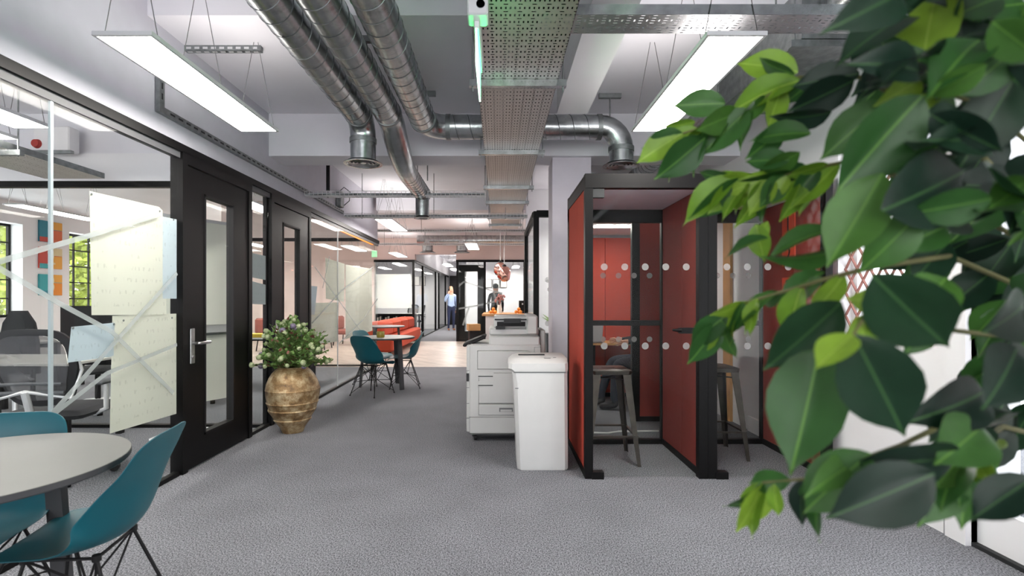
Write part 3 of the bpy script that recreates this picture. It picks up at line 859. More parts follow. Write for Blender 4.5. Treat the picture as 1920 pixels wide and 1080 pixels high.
chairs = [(-1.455, 1.805, face(-.985, -.17), 'teal shell chair with its side to the aisle at the near grey table', 'teal chairs at the near table'),
          (-1.90, 1.83, face(.22, -.97), 'teal shell chair between the near grey table and the glass wall', 'teal chairs at the near table'),
          (-1.66, 6.78, face(.42, .9), 'teal shell chair turning its back, at the far grey table', 'teal chairs at the far table'),
          (-1.86, 7.62, face(.88, -.35), 'teal shell chair between the far grey table and the glass wall', 'teal chairs at the far table'),
          (-1.36, 7.35, face(-.95, -.15), 'teal shell chair on the aisle side of the far grey table', 'teal chairs at the far table')]
for i, (x, y, rz, lb, gp) in enumerate(chairs):
    o = CHAIR if i == 0 else copy_tree(CHAIR)
    o.location = (x, y, 0); o.rotation_euler = (0, 0, rz)
    tag(o, lb, 'chair', gp)

def table(loc, rz, label, r=.415, h=.72):
    t = empty('round_table', loc, rz, label, 'table', 'round grey tables')
    MB().lathe([(.001, h - .022), (r - .004, h - .022), (r, h - .018), (r, h - .0015), (r - .0015, h)], (0, 0, 0), 72).build('edge_band', M['tableedge'], t, True)
    MB().lathe([(.001, h + .0006), (r - .0012, h + .0006), (r - .0012, h - .001)], (0, 0, 0), 72).build('table_top', M['tabletop'], t, True)
    for k in range(3):
        a = R(110 * k); c, s = math.cos(a), math.sin(a)
        MB().bar((c*.30, s*.30, h - .022), (c*.355, s*.355, 0), .062, .03, (c, s, 0)).build('leg', M['tableedge'], t)
    MB().box((-.16, -.03, h - .045), (.30, .03, h - .023)).build('under_frame', M['tableedge'], t)
    return t
table((-1.675, 1.625, 0), R(90), 'round grey table with charcoal edge beside the two near teal chairs')
table((-1.62, 7.32, 0), R(-38), 'round grey table with a gold candle jar among three teal chairs')
table((-2.32, 10.35, 0), R(30), 'small round grey table in front of the orange sofa')
cj = empty('candle_jar', P(715, 638, 7.25) * 1, 0, 'gold glass candle jar on the far grey table', 'candle')
cj.location = (-1.66, 7.2, .7206)
MB().lathe([(.001, 0), (.05, 0), (.056, .02), (.056, .07), (.048, .085), (.045, .085), (.05, .07), (.05, .01)], (0, 0, 0), 20).build('jar', M['jar'], cj, True)
MB().lathe([(.001, .012), (.044, .012), (.044, .045), (.001, .045)], (0, 0, 0), 16).build('wax', M['wax'], cj, True)

# ================================================================== SOFA
sf = empty('sofa', (-2.5, 11.0, 0), 0, 'long orange upholstered bench sofa on the timber floor', 'sofa')
MB().bbox((-.38, .0, .12), (.22, 4.0, .45), .04).build('seat', M['sofa'], sf, True)
for k in range(4):
    MB().bbox((-.36, .02 + k*1.0, .44), (.04, .98 + k*1.0, .76), .05).build('back_cushion', M['sofa'], sf, True)
for x in (-.3, .14):
    for y in (.1, 3.9): MB().box((x - .03, y - .03, 0), (x + .03, y + .03, .12)).build('leg', M['blackm'], sf)

# ================================================================== VASE AND ARRANGEMENT
vs = empty('vase', (-1.955, 4.86, 0), 0, 'large ribbed gilt clay vase on the carpet by the glass wall', 'vase')
vp = [(.001, 0), (.095, 0), (.10, .012), (.115, .05), (.15, .10), (.166, .115), (.17, .125), (.165, .135), (.20, .19), (.212, .205), (.218, .218), (.213, .228), (.222, .26), (.230, .278), (.236, .287), (.231, .297), (.240, .34), (.245, .40), (.247, .408), (.241, .418), (.232, .46), (.212, .51), (.185, .555), (.152, .590), (.135, .602), (.142, .61), (.136, .618), (.118, .612), (.115, .58), (.14, .5), (.12, .3)]
rings = []
random.seed(3)
for i, (rr, z) in enumerate(vp):
    rings.append([((rr*(1 + .012*math.sin(3*2*PI*k/40 + i*.4) + .008*math.sin(7*2*PI*k/40 + i))) * math.cos(2*PI*k/40), (rr*(1 + .012*math.sin(3*2*PI*k/40 + i*.4))) * math.sin(2*PI*k/40), z) for k in range(40)])
MB().loft(rings).build('vase_body', M['vase'], vs, True)
fa = empty('flower_arrangement', (-1.955, 4.86, .60), 0, 'leafy artificial arrangement with pale and plum berries in the gilt vase', 'plant')
lm = MB(); lf2 = MB(); stems = MB(); berries = []; berryd = []
random.seed(11)
for i in range(170):
    a = random.uniform(0, 2*PI); u = random.random() ** 1.25
    el = R(8 + 82 * u ** .8); L = random.uniform(.22, .36) * (1.0 + .25*math.sin(el))
    if i < 6: el, L = R(70 + 3*i), .44
    d = Vector((math.cos(a)*math.cos(el), math.sin(a)*math.cos(el), math.sin(el)))
    if d.x < 0: L *= 1.0
    tip = d * L + Vector((0, 0, .03 - .05*(1-u))); tip.x = max(tip.x, -.285)
    base = Vector((d.x*.06, d.y*.06, -.06)); midp = base.lerp(tip, .5) + Vector((0, 0, .05))
    midp.x *= .8; midp.y *= .8
    stems.tube([base, midp, tip], .0025, 4)
    for q in range(20):
        t = .35 + .65*q/19
        p = base.lerp(midp, t*2) if t < .5 else midp.lerp(tip, t*2-1)
        ra = random.uniform(0, 2*PI)
        out = (d + Vector((math.cos(ra), math.sin(ra), random.uniform(-.4, .7)))).normalized()
        sz = random.uniform(.03, .052)
        side = out.cross(Vector((random.random()-.5, random.random()-.5, 1))).normalized()*sz*.5
        if p.x < -.27: p = p.copy(); p.x = -.27
        upv = out.cross(side).normalized()*sz*.12
        a0, a1, a2, a3 = p, p + out*sz*.45 + side + upv, p + out*sz, p + out*sz*.45 - side + upv
        (lf2 if (q + i) % 13 == 0 else lm).add([tuple(a0), tuple(a1), tuple(a2), tuple(a3)], [(0, 1, 2), (0, 2, 3)])
    if i % 2 == 0 and i > 5: (berryd if i % 10 == 4 else berries).append(tip)
stems.build('stem', M['twig'], fa)
tag(lm.build('sprig_leaves', M['sprig'], fa), kind='stuff')
tag(lf2.build('russet_leaves', M['redleaf'], fa), kind='stuff')
bme = MB().sphere((0, 0, 0), 1, 10, 7).mesh('berry', M['berry'], True); bmd = MB().sphere((0, 0, 0), 1, 10, 7).mesh('plum_berry', M['berryd'], True)
for k, (lst, me) in enumerate(((berries, bme), (berryd, bmd))):
    for p in lst:
        s = random.uniform(.018, .027) * (1.2 if k else 1)
        link('berry', me, fa, Matrix.Translation(p) @ Matrix.Scale(s, 4))

# ================================================================== PRINTER
pr = empty('photocopier', (-.285, 4.51, 0), 0, 'large light grey office photocopier behind the white shredder', 'photocopier')
W, D = .66, .62
MB().bbox((.025, .0, .06), (W, D, .855), .012).build('body', M['printer'], pr, True)
MB().bbox((-.0, .02, .075), (.035, D - .02, .85), .01).build('front_cover', M['printer'], pr, True)
MB().bbox((.20, .02, .84), (W - .01, D, .93), .012).build('scanner_base', M['printer'], pr, True)
MB().bbox((.20, .03, .932), (W - .02, D, 1.0), .014).build('document_feeder', M['printer'], pr, True)
MB().bbox((.24, .02, 1.0), (W - .10, D - .05, 1.105), .012).build('feeder_cover', M['printer'], pr, True)
MB().bbox((W - .13, .0, .94), (W - .03, D - .02, 1.115), .014).build('feeder_end', M['printer'], pr, True)
MB().box((.27, .005, 1.015), (W - .14, .03, 1.055)).build('paper_slot', M['blackm'], pr)
MB().box((.33, -.04, 1.045), (.48, .03, 1.085)).box((.25, -.02, 1.07), (W - .13, .02, 1.082)).build('feeder_tray', M['darkm'], pr)
MB().box((.26, -.012, .99), (.34, .03, 1.018)).build('paper_guide', M['darkm'], pr)
op = MB().bbox((-.13, .05, .0), (.09, .36, .03), .01).build('control_panel', M['blackm'], pr, True)
op.matrix_local = Matrix.Translation((.09, .03, .87)) @ Matrix.Rotation(R(-22), 4, 'Y')
MB().box((-.10, .09, .03), (.05, .32, .032)).build('touch_screen', M['screen'], op)
def line_rect(par, x0, z0, x1, z1, name, y=-.001, t=.004):
    MB().box((x0, y, z0), (x1, y + .004, z0 + t)).box((x0, y, z1 - t), (x1, y + .004, z1)).box((x0, y, z0), (x0 + t, y + .004, z1)).box((x1 - t, y, z0), (x1, y + .004, z1)).build(name, M['gapd'], par)
def panel(x0, z0, x1, z1, name):
    line_rect(pr, x0 - .003, z0 - .003, x1 + .003, z1 + .003, 'panel_gap', .0, .004)
    return MB().bbox((x0, -.008, z0), (x1, .004, z1), .003).build(name, M['printer'], pr, True)
panel(.10, .64, .55, .80, 'upper_panel'); panel(.60, .62, .655, .83, 'toner_panel')
panel(.11, .34, .60, .605, 'side_door')
bd = panel(.11, .40, .60, .45, 'door_rail') if False else None
panel(.11, .235, .60, .33, 'bypass_drawer')
panel(.03, .075, .655, .215, 'lower_door')
MB().box((.29, -.011, .265), (.41, -.007, .30)).build('drawer_recess', M['gapd'], pr)
MB().box((.30, -.014, .268), (.40, -.008, .285)).build('drawer_grip', M['printer'], pr)
for z in (.565, .485):
    MB().box((.10, -.011, z), (.24, -.006, z + .05)).build('latch_plate', M['printer'], pr)
    MB().box((.105, -.0125, z + .008), (.235, -.010, z + .016)).build('latch_slot', M['darkm'], pr)
MB().box((.0, .0, .53), (.022, .02, .60)).build('side_recess', M['darkm'], pr)
for z in (.20, .33, .47, .62): MB().box((-.002, .018, z), (.04, .021, z + .005)).build('cover_gap', M['gapd'], pr)
MB().box((.62, -.011, .74), (.652, -.007, .76)).box((.635, -.011, .66), (.652, -.007, .68)).build('vent', M['gapd'], pr)
MB().bbox((W, .1, .62), (W + .045, .5, .98), .01).build('output_tray', M['printer'], pr, True)
for x in (.08, .58):
    for y in (.06, .55): MB().tube([(x - .012, y, .03), (x + .012, y, .03)], .03, 12).build('caster', M['blackm'], pr, True)
MB().box((.05, .05, .035), (W - .03, D - .04, .062)).build('base_plate', M['darkm'], pr)

# ================================================================== SHREDDER
sh = empty('shredder', (.09, 3.74, 0), 0, 'tall white office shredder beside the red phone booth', 'shredder')
def ring(x0, y0, x1, y1, z, c=.025):
    return [(x0+c,y0,z),(x1-c,y0,z),(x1,y0+c,z),(x1,y1-c,z),(x1-c,y1,z),(x0+c,y1,z),(x0,y1-c,z),(x0,y0+c,z)]
MB().loft([ring(.052, .01, .415, .37, 0), ring(.045, .004, .42, .375, .012), ring(.022, .0, .415, .38, .64), ring(.008, .0, .413, .38, .72)], True, True).build('bin_body', M['whitep'], sh, True)
MB().loft([ring(.004, -.004, .417, .385, .724), ring(-.018, -.006, .419, .387, .745), ring(-.015, -.004, .418, .386, .785), ring(.02, .03, .415, .38, .815), ring(.06, .09, .41, .375, .826)], True, True).build('shredder_head', M['whitep'], sh, True)
MB().box((.02, -.002, .715), (.40, .37, .7235)).build('head_gap', M['gapd'], sh)
MB().box((.06, .16, .826), (.26, .19, .834)).build('paper_slot', M['darkm'], sh)
MB().lathe([(.001, .003), (.026, .003), (.03, 0)], (.27, .06, .817), 16).build('control_dial', M['galvd'], sh)
MB().lathe([(.001, .003), (.011, .003), (.013, 0)], (.325, .06, .819), 12).build('button', M['galvd'], sh)
MB().box((.03, -.003, .60), (.055, .0, .606)).build('door_catch', M['gapd'], sh)

# ================================================================== PHONE BOOTHS
BY, BB, BH = 3.57, 4.485, 2.13
def booth(x0, x1, label, left_post, right_post, red, first):
    b = empty('phone_booth', ((x0 + x1)/2, BY, 0), 0, label, 'phone booth', 'red phone booths')
    ox = -(x0 + x1)/2; D = BB - BY
    bx = lambda mb, a, c: mb.box((a[0] + ox, a[1], a[2]), (c[0] + ox, c[1], c[2]))
    def mk(name, m, *boxes):
        mb = MB()
        for a, c in boxes: bx(mb, a, c)
        return mb.build(name, m, b)
    lp, rp = left_post, right_post
    mk('front_post', M['black'], ((x0, 0, 0), (x0 + lp, .06, BH - .1)))
    mk('front_post', M['black'], ((x1 - rp, 0, 0), (x1, .06, BH - .1)))
    mk('front_header', M['black'], ((x0, -.004, BH - .1), (x1, .06, BH)))
    mk('rear_post', M['black'], ((x0, D - .05, 0), (x0 + .05, D, BH - .1)))
    mk('rear_post', M['black'], ((x1 - .05, D - .05, 0), (x1, D, BH - .1)))
    mk('rear_header', M['black'], ((x0, D - .05, BH - .21), (x1, D, BH)))
    mk('rear_transom', M['black'], ((x0 + .05, D - .04, 1.025), (x1 - .05, D, 1.07)))
    mk('rear_sill', M['black'], ((x0 + .05, D - .05, 0), (x1 - .05, D, .04)))
    mk('roof', M['blackm'], ((x0 + .0, .06, BH - .03), (x1, D - .05, BH - .005)))
    mk('ceiling_panel', M['lilac'], ((x0 + .04, .06, BH - .1), (x1 - .04, D - .05, BH - .032)))
    # side walls: felt panels, bottom rail, top rail
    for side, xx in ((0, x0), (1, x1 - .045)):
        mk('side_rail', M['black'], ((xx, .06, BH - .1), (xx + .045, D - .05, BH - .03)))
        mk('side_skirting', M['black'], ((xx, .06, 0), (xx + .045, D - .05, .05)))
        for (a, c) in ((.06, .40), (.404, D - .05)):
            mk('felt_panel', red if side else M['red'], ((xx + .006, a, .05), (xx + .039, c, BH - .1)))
    mk('glass_door', M['glass'], ((x0 + lp + .004, .02, .012), (x1 - rp - .004, .03, BH - .105)))
    mk('rear_glass', M['glass'], ((x0 + .05, D - .025, .04), (x1 - .05, D - .017, BH - .21)))
    mk('top_pivot', M['darkm'], ((x0 + lp, .005, BH - .165), (x0 + lp + .08, .045, BH - .105)))
    mk('bottom_pivot', M['black'], ((x0 + lp - .01, -.01, 0), (x0 + lp + .075, .05, .048)))
    h = mk('door_handle', M['black'], ((x1 - rp - .14, -.02, 1.015), (x1 - rp + .02, .02, 1.055)))
    MB().tube([(x1 - rp - .19 + ox, -.01, 1.04), (x1 - rp - .13 + ox, -.01, 1.036)], [.006, .017], 8).build('lever', M['black'], h, True)
    dm = MB().lathe([(.001, 0), (.0245, 0), (.0245, .0015)], (0, 0, 0), 24).mesh('dot', M['dot'])
    for z in (1.48, .926):
        for k in range(5):
            x = x0 + .137 + .1435*k
            link('door_dot', dm, b, Matrix.Translation((x + ox, .018, z)) @ Matrix.Rotation(R(90), 4, 'X'))
        for k in range(5):
            link('rear_dot', dm, b, Matrix.Translation((x0 + .17 + .135*k + ox, D - .028, z - .02)) @ Matrix.Rotation(R(90), 4, 'X'))
    return b
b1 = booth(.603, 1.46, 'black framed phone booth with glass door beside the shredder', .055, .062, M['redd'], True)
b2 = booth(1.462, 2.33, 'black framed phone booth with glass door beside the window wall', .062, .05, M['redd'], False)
# red numeral squares inside the second booth
def digit_mesh(ch, size, m, name='digit'):
    cu = bpy.data.curves.new('digit_curve', 'FONT'); cu.body = ch; cu.size = size; cu.extrude = .0015; cu.align_x = 'CENTER'; cu.align_y = 'CENTER'
    ob = bpy.data.objects.new('digit_tmp', cu); COL.objects.link(ob)
    dg = bpy.context.evaluated_depsgraph_get(); dg.update()
    me = bpy.data.meshes.new_from_object(ob.evaluated_get(dg)); me.name = name
    bpy.data.objects.remove(ob); me.materials.clear(); me.materials.append(m)
    return me
dred = mat('red_square', '#c8472f', .7); drd2 = mat('dark_red_square', '#4e2226', .7)
for i, (ch, z) in enumerate((('1', 1.84), ('2', 1.60), ('3', 1.34), ('4', 1.08))):
    c = empty('print', (2.284, 4.02, z), R(-90), ['topmost dark red numeral square on the booth side wall', 'dark red numeral square directly under the topmost one in the booth', 'dark red numeral square directly above the lowest one in the booth', 'lowest dark red numeral square on the booth side wall'][i], 'picture', 'number squares in the booth')
    MB().box((-.085, -.012, -.085), (.085, 0, .085)).build('canvas', dred, c)
    link('digit', digit_mesh(ch, .17, drd2), c, Matrix.Translation((0, -.0135, 0)) @ Matrix.Rotation(R(90), 4, 'X'))

d5s = empty('door_5', (XR, 5.33, 0), kind='structure')
MB().box((-.03, -.08, 0), (0, .08, 2.1)).build('architrave', M['oak'], d5s)
ex_refl = empty('exit_sign', (XR - .002, 5.0, 2.2), 0, 'small glowing green panel standing in for an exit sign reflection in the second phone booth', 'exit sign')  # exit sign's reflection, built as a glowing panel on the wall
MB().box((-.02, -.15, -.07), (0, .15, .07)).build('sign_panel', emat('reflected_exit_green', '#3fa866', .8), ex_refl)
MB().box((-.021, -.10, -.03), (-.02, -.02, .03)).box((-.021, .03, -.04), (-.02, .06, .04)).build('reflected_pictogram', emat('reflected_exit_white', '#e8fff0', .9), ex_refl)
# stools
def make_stool():
    r = empty('bar_stool')
    H, hw = .715, .155
    MB().loft([ring(-hw, -hw, hw, hw, H - .035, .03), ring(-hw - .003, -hw - .003, hw + .003, hw + .003, H - .006, .03), ring(-hw + .008, -hw + .008, hw - .008, hw - .008, H, .03)], True, True).build('seat', M['gun'], r, True)
    MB().box((-.05, -.012, H), (.05, .012, H + .001)).build('grip_slot', M['darkm'], r)
    tw, fw = hw - .012, .205
    for sx in (-1, 1):
        for sy in (-1, 1):
            a = Vector((sx*tw, sy*tw, H - .03)); f = Vector((sx*fw, sy*fw, 0))
            rr = []
            for p, wd in ((a, .06), (f, .026)):
                # angle-iron leg, wide at the top
                x, y, z = p
                rr.append([(x, y, z), (x - sx*wd, y, z), (x - sx*wd, y - sy*.006, z), (x - sx*.006, y - sy*.006, z), (x - sx*.006, y - sy*wd, z), (x, y - sy*wd, z)])
            MB().loft(rr, True, True).build('leg', M['gun'], r)
    t = .68; q = tw + (fw - tw) * t; z = (H - .03) * (1 - t)
    for a, b in (((-q, -q), (q, -q)), ((q, -q), (q, q)), ((q, q), (-q, q)), ((-q, q), (-q, -q))):
        MB().bar((a[0]*.97, a[1]*.97, z), (b[0]*.97, b[1]*.97, z), .022, .012).build('footrest', M['gun'], r)
    MB().bar((-tw*.8, -tw*.8, H - .07), (tw*.8, tw*.8, H - .07), .02, .008).bar((tw*.8, -tw*.8, H - .08), (-tw*.8, tw*.8, H - .08), .02, .008).build('cross_brace', M['darkm'], r)
    return r
S1 = make_stool(); S1.location = (.86, 4.03, 0); tag(S1, 'gunmetal bar stool in the phone booth beside the shredder', 'stool', 'gunmetal bar stools')
S2 = copy_tree(S1); S2.location = (1.74, 4.16, 0); tag(S2, 'gunmetal bar stool in the phone booth beside the window wall', 'stool')

# ------------------------------------------------------------------ booth behind, with desk and laptop
rb = empty('meeting_booth', (1.4, 5.3, 0), 0, 'red upholstered booth with a desk behind the phone booths', 'phone booth')
MB().box((-.03, -.04, 0), (.05, .02, 2.13)).build('front_post', M['black'], rb)
MB().box((.05, -.03, .05), (.75, .01, 2.13)).build('felt_panel', M['redd'], rb)
MB().box((.05, -.035, 0), (.75, .015, .05)).build('skirting', M['black'], rb)
for a in range(3): MB().box((-.44 + a*.42, 1.32, .05), (-.026 + a*.42, 1.36, 2.05)).build('felt_panel', M['red'], rb)
MB().box((-.46, 1.30, 0), (.84, 1.36, .05)).build('skirting', M['black'], rb)
MB().box((-.46, .0, 2.09), (.75, 1.36, 2.13)).build('ceiling_panel', M['wall'], rb)
MB().box((-.46, .66, 2.085), (.75, .675, 2.09)).build('ceiling_joint', M['black'], rb)
MB().box((-.46, .0, .0), (-.43, 1.3, .72)).build('low_side', M['black'], rb) if False else None
MB().box((-.3, .45, 2.080), (.2, .62, 2.09)).build('ceiling_light', M['diff'], rb)
MB().box((-.44, .88, .70), (.30, 1.31, .725)).build('desk_top', M['oak'], rb)
MB().box((-.42, .95, 0), (-.22, 1.28, .70)).build('desk_leg', M['blackm'], rb)
lp = empty('laptop', (1.10, 6.28, .7262), R(8), 'open silver laptop on the red booth desk', 'laptop')
MB().bbox((-.16, -.11, 0), (.16, .11, .014), .004).build('keyboard_base', M['steel'], lp, True)
o = MB().bbox((-.16, -.004, 0), (.16, .004, .21), .003).build('lid', M['alu'], lp, True); o.matrix_local = Matrix.Translation((-.02, -.1, .016)) @ Matrix.Rotation(R(12), 4, 'X')
MB().tube([(.75, 4.75, .02), (1.0, 4.72, .02), (1.12, 4.78, .02), (1.5, 4.8, .02)], .008, 6).build('power_cable', M['whitep'], None, True, label='white power cable on the carpet behind the phone booth', cat='cable')

# ================================================================== PEOPLE
def person(name, loc, rz, J, E, mats, label, hair=None):
    """J: joint -> (xyz, radius); E: list of (a, b, material index); one skinned body"""
    r = empty(name, loc, rz, label, 'person')
    keys = list(J); idx = {k: i for i, k in enumerate(keys)}
    me = bpy.data.meshes.new('body')
    me.from_pydata([J[k][0] for k in keys], [(idx[a], idx[b]) for a, b, _ in E], [])
    o = bpy.data.objects.new('body', me); COL.objects.link(o)
    sk = o.modifiers.new('skin', 'SKIN'); sk.use_smooth_shade = True
    for i, k in enumerate(keys):
        rr = J[k][1]; rr = rr if isinstance(rr, tuple) else (rr, rr)
        me.skin_vertices[0].data[i].radius = rr
    me.skin_vertices[0].data[idx['pelvis']].use_root = True
    sb = o.modifiers.new('sub', 'SUBSURF'); sb.levels = 2
    dg = bpy.context.evaluated_depsgraph_get(); dg.update()
    nm = bpy.data.meshes.new_from_object(o.evaluated_get(dg)); nm.name = 'body'
    bpy.data.objects.remove(o)
    nm.materials.clear()
    for m in mats: nm.materials.append(m)
    segs = [(Vector(J[a][0]), Vector(J[b][0]), m, (J[a][1][0] if isinstance(J[a][1], tuple) else J[a][1])) for a, b, m in E]
    for p in nm.polygons:
        c = p.center; best = 1e9; bm_ = 0
        for a, b, m, rr in segs:
            ab = b - a; t = max(0, min(1, (c - a).dot(ab) / max(1e-9, ab.dot(ab))))
            d = (c - (a + ab*t)).length - .3*rr
            if d < best: best, bm_ = d, m
        p.material_index = bm_; p.use_smooth = True
    b = link('body', nm, r)
    if hair:
        hm, hc, hr = hair
        MB().sphere(hc, hr, 14, 9, .95, 1.08, .9).build('hair', hm, r, True)
    return r, b
def hand_joints(J, E, side, wrist, d, mi, s=1.0):
    w = Vector(wrist); d = Vector(d).normalized(); lat = d.cross(Vector((0, 1, 0)))
    if lat.length < .1: lat = Vector((1, 0, 0))
    lat.normalize()
    J['palm' + side] = (tuple(w + d*.06), (.034, .02)); E.append(('wrist' + side, 'palm' + side, mi))
    for k, (o, L) in enumerate(((-.024, .06), (-.008, .072), (.008, .068), (.024, .052))):
        a = 'f%d%s' % (k, side); b_ = a + 't'
        J[a] = (tuple(w + d*(.10) + lat*o), .0095); J[b_] = (tuple(w + d*(.10 + L*.9) + lat*o*1.2 + Vector((0, 0, -.01))), .007)
        E.append(('palm' + side, a, mi)); E.append((a, b_, mi))
    J['th' + side] = (tuple(w + d*.05 + lat*.048), .011); J['tht' + side] = (tuple(w + d*.09 + lat*.062), .008)
    E.append(('palm' + side, 'th' + side, mi)); E.append(('th' + side, 'tht' + side, mi))
def standing(arm_r_up):
    J = {'pelvis': ((0, 0, .95), (.155, .115)), 'belly': ((0, 0, 1.08), (.15, .115)), 'chest': ((0, 0, 1.28), (.17, .12)), 'upper': ((0, .01, 1.42), (.14, .095)), 'neck': ((0, .0, 1.51), .058),
         'head0': ((0, -.01, 1.60), (.072, .085)), 'head1': ((0, -.005, 1.70), (.074, .09)), 'crown': ((0, 0, 1.765), (.045, .055)), 'nose': ((0, -.098, 1.635), .014)}
    E = [('pelvis', 'belly', 1), ('belly', 'chest', 1), ('chest', 'upper', 1), ('upper', 'neck', 0), ('neck', 'head0', 0), ('head0', 'head1', 0), ('head1', 'crown', 0), ('head0', 'nose', 0)]
    for s, sx in (('L', 1), ('R', -1)):
        J['sh' + s] = ((sx*.185, .01, 1.42), .062)
        if arm_r_up and s == 'R':
            J['el' + s] = ((sx*.27, -.06, 1.17), .048); J['wrist' + s] = ((sx*.14, -.12, 1.47), .030)
            dr = (.25, .02, .9)
        else:
            J['el' + s] = ((sx*.24, .03, 1.14), .048); J['wrist' + s] = ((sx*.23, -.04, .89), .030); dr = (0, -.1, -1)
        E += [('upper', 'sh' + s, 1), ('sh' + s, 'el' + s, 1), ('el' + s, 'wrist' + s, 1)]
        hand_joints(J, E, s, J['wrist' + s][0], dr, 0)
        J['hip' + s] = ((sx*.095, 0, .87), .098); J['knee' + s] = ((sx*.10, -.01, .50), .062); J['ank' + s] = ((sx*.105, .02, .10), .042); J['heel' + s] = ((sx*.105, .03, .045), .042); J['toe' + s] = ((sx*.12, -.15, .035), .035)
        E += [('pelvis', 'hip' + s, 2), ('hip' + s, 'knee' + s, 2), ('knee' + s, 'ank' + s, 2), ('ank' + s, 'heel' + s, 3), ('heel' + s, 'toe' + s, 3)]
        J['ear' + s] = ((sx*.082, .0, 1.635), .016); E.append(('head0', 'ear' + s, 0))
    return J, E
J, E = standing(True)
pp, _ = person('person', (-1.95, 21.0, 0), R(18), J, E, [M['skin'], M['bshirt'], M['navy'], M['brownl']], 'person in light blue shirt and navy trousers phoning in the far corridor', (M['hairb'], (0, .03, 1.725), .088))
MB().bbox((-.035, -.008, -.07), (.035, .008, .07), .004).build('mobile_phone', M['blackm'], pp).location = (-.105, -.07, 1.62)
J, E = standing(False)
person('person', (-.1, 16.9, 0), R(170), J, E, [M['skin'], M['dgreen'], M['olive'], M['blackm']], 'person in charcoal jumper standing with back turned behind the taped glass', (M['hair'], (0, .015, 1.70), .105))
# seated person in the red booth, facing the desk to the left
J = {'pelvis': ((.0, 0, .56), (.16, .13)), 'belly': ((-.02, 0, .70), (.15, .12)), 'chest': ((-.05, 0, .90), (.17, .125)), 'upper': ((-.06, 0, 1.03), (.13, .1)), 'neck': ((-.07, 0, 1.12), .058), 'head0': ((-.09, 0, 1.21), (.085, .075)), 'head1': ((-.08, 0, 1.31), (.09, .078)), 'crown': ((-.07, 0, 1.375), (.05, .05)), 'nose': ((-.185, 0, 1.245), .014)}
E = [('pelvis', 'belly', 1), ('belly', 'chest', 1), ('chest', 'upper', 1), ('upper', 'neck', 0), ('neck', 'head0', 0), ('head0', 'head1', 0), ('head1', 'crown', 0), ('head0', 'nose', 0)]
for s, sy in (('L', -1), ('R', 1)):
    J['sh' + s] = ((-.06, sy*.18, 1.03), .062); J['el' + s] = ((-.10, sy*.22, .78), .048); J['wrist' + s] = ((-.30, sy*.16, .775), .03)
    E += [('upper', 'sh' + s, 1), ('sh' + s, 'el' + s, 1), ('el' + s, 'wrist' + s, 1)]
    hand_joints(J, E, s, J['wrist' + s][0], (-1, 0, -.05), 0)
    J['hip' + s] = ((-.03, sy*.1, .53), .1); J['knee' + s] = ((-.44, sy*.13, .53), .066); J['ank' + s] = ((-.47 - .1*(sy > 0), sy*.12, .12), .044); J['heel' + s] = ((-.44 - .1*(sy > 0), sy*.12, .05), .046); J['toe' + s] = ((-.64 - .1*(sy > 0), sy*.12, .038), .038)
    E += [('pelvis', 'hip' + s, 2), ('hip' + s, 'knee' + s, 2), ('knee' + s, 'ank' + s, 2), ('ank' + s, 'heel' + s, 3), ('heel' + s, 'toe' + s, 3)]
person('person', (1.78, 5.95, 0), 0, J, E, [M['skin'], M['dark_fabric'], M['jeans'], mat('striped_sneaker', '#2c2c30', .7)], 'person in dark jeans seated at the red booth desk', (M['hair'], (-.06, 0, 1.345), .09))
sn = empty('booth_seat', (1.82, 5.95, 0), 0, 'black upholstered seat inside the red booth', 'seat')
MB().bbox((-.2, -.3, .10), (.3, .3, .44), .03).build('cushion', M['dark_fabric'], sn, True)
MB().box((-.18, -.28, 0), (.28, .28, .10)).build('plinth', M['blackm'], sn)
# white stripes of the shoes
for i, (dx, dy) in enumerate(((0, -1), (-.1, 1))):
    pass

# ================================================================== PAPERS ON THE GLASS
def scribble(name, base):
    m, nt, N, L, b = newmat(name)
    tc = N.new('ShaderNodeTexCoord'); sp = N.new('ShaderNodeSeparateXYZ'); L.new(tc.outputs['Object'], sp.inputs[0])
    n = N.new('ShaderNodeTexNoise'); n.inputs['Scale'].default_value = 45; n.inputs['Detail'].default_value = 2
    mp = N.new('ShaderNodeMapping'); mp.inputs['Scale'].default_value = (1, 1, .35); L.new(tc.outputs['Object'], mp.inputs[0]); L.new(mp.outputs[0], n.inputs['Vector'])
    row = mth(nt, 'LESS_THAN', mth(nt, 'ABSOLUTE', mth(nt, 'SUBTRACT', mth(nt, 'FRACT', mth(nt, 'DIVIDE', sp.outputs[2], .075)), .5)), .16)
    ink = mth(nt, 'MULTIPLY', row, mth(nt, 'GREATER_THAN', n.outputs['Fac'], .58))
    mx = N.new('ShaderNodeMixRGB'); mx.inputs[1].default_value = lin(base); mx.inputs[2].default_value = tuple(x*.86 for x in lin(base)[:3]) + (1,)
    L.new(ink, mx.inputs[0]); L.new(mx.outputs[0], b.inputs['Base Color']); b.inputs['Roughness'].default_value = .8
    tr = N.new('ShaderNodeBsdfTranslucent'); L.new(mx.outputs[0], tr.inputs[0])
    ms = N.new('ShaderNodeMixShader'); ms.inputs[0].default_value = .35
    L.new(b.outputs[0], ms.inputs[1]); L.new(tr.outputs[0], ms.inputs[2]); L.new(ms.outputs[0], N['Material Output'].inputs[0])
    return m
PAP = scribble('written_flipchart_paper', '#dad9d0'); PAPB = scribble('written_bluish_paper', '#c6d0d8'); PAPG = scribble('written_grey_paper', '#b9c0c4')
pinm = MB().lathe([(.001, .004), (.006, .004), (.007, 0)], (0, 0, 0), 10).mesh('pin', M['galvd'])
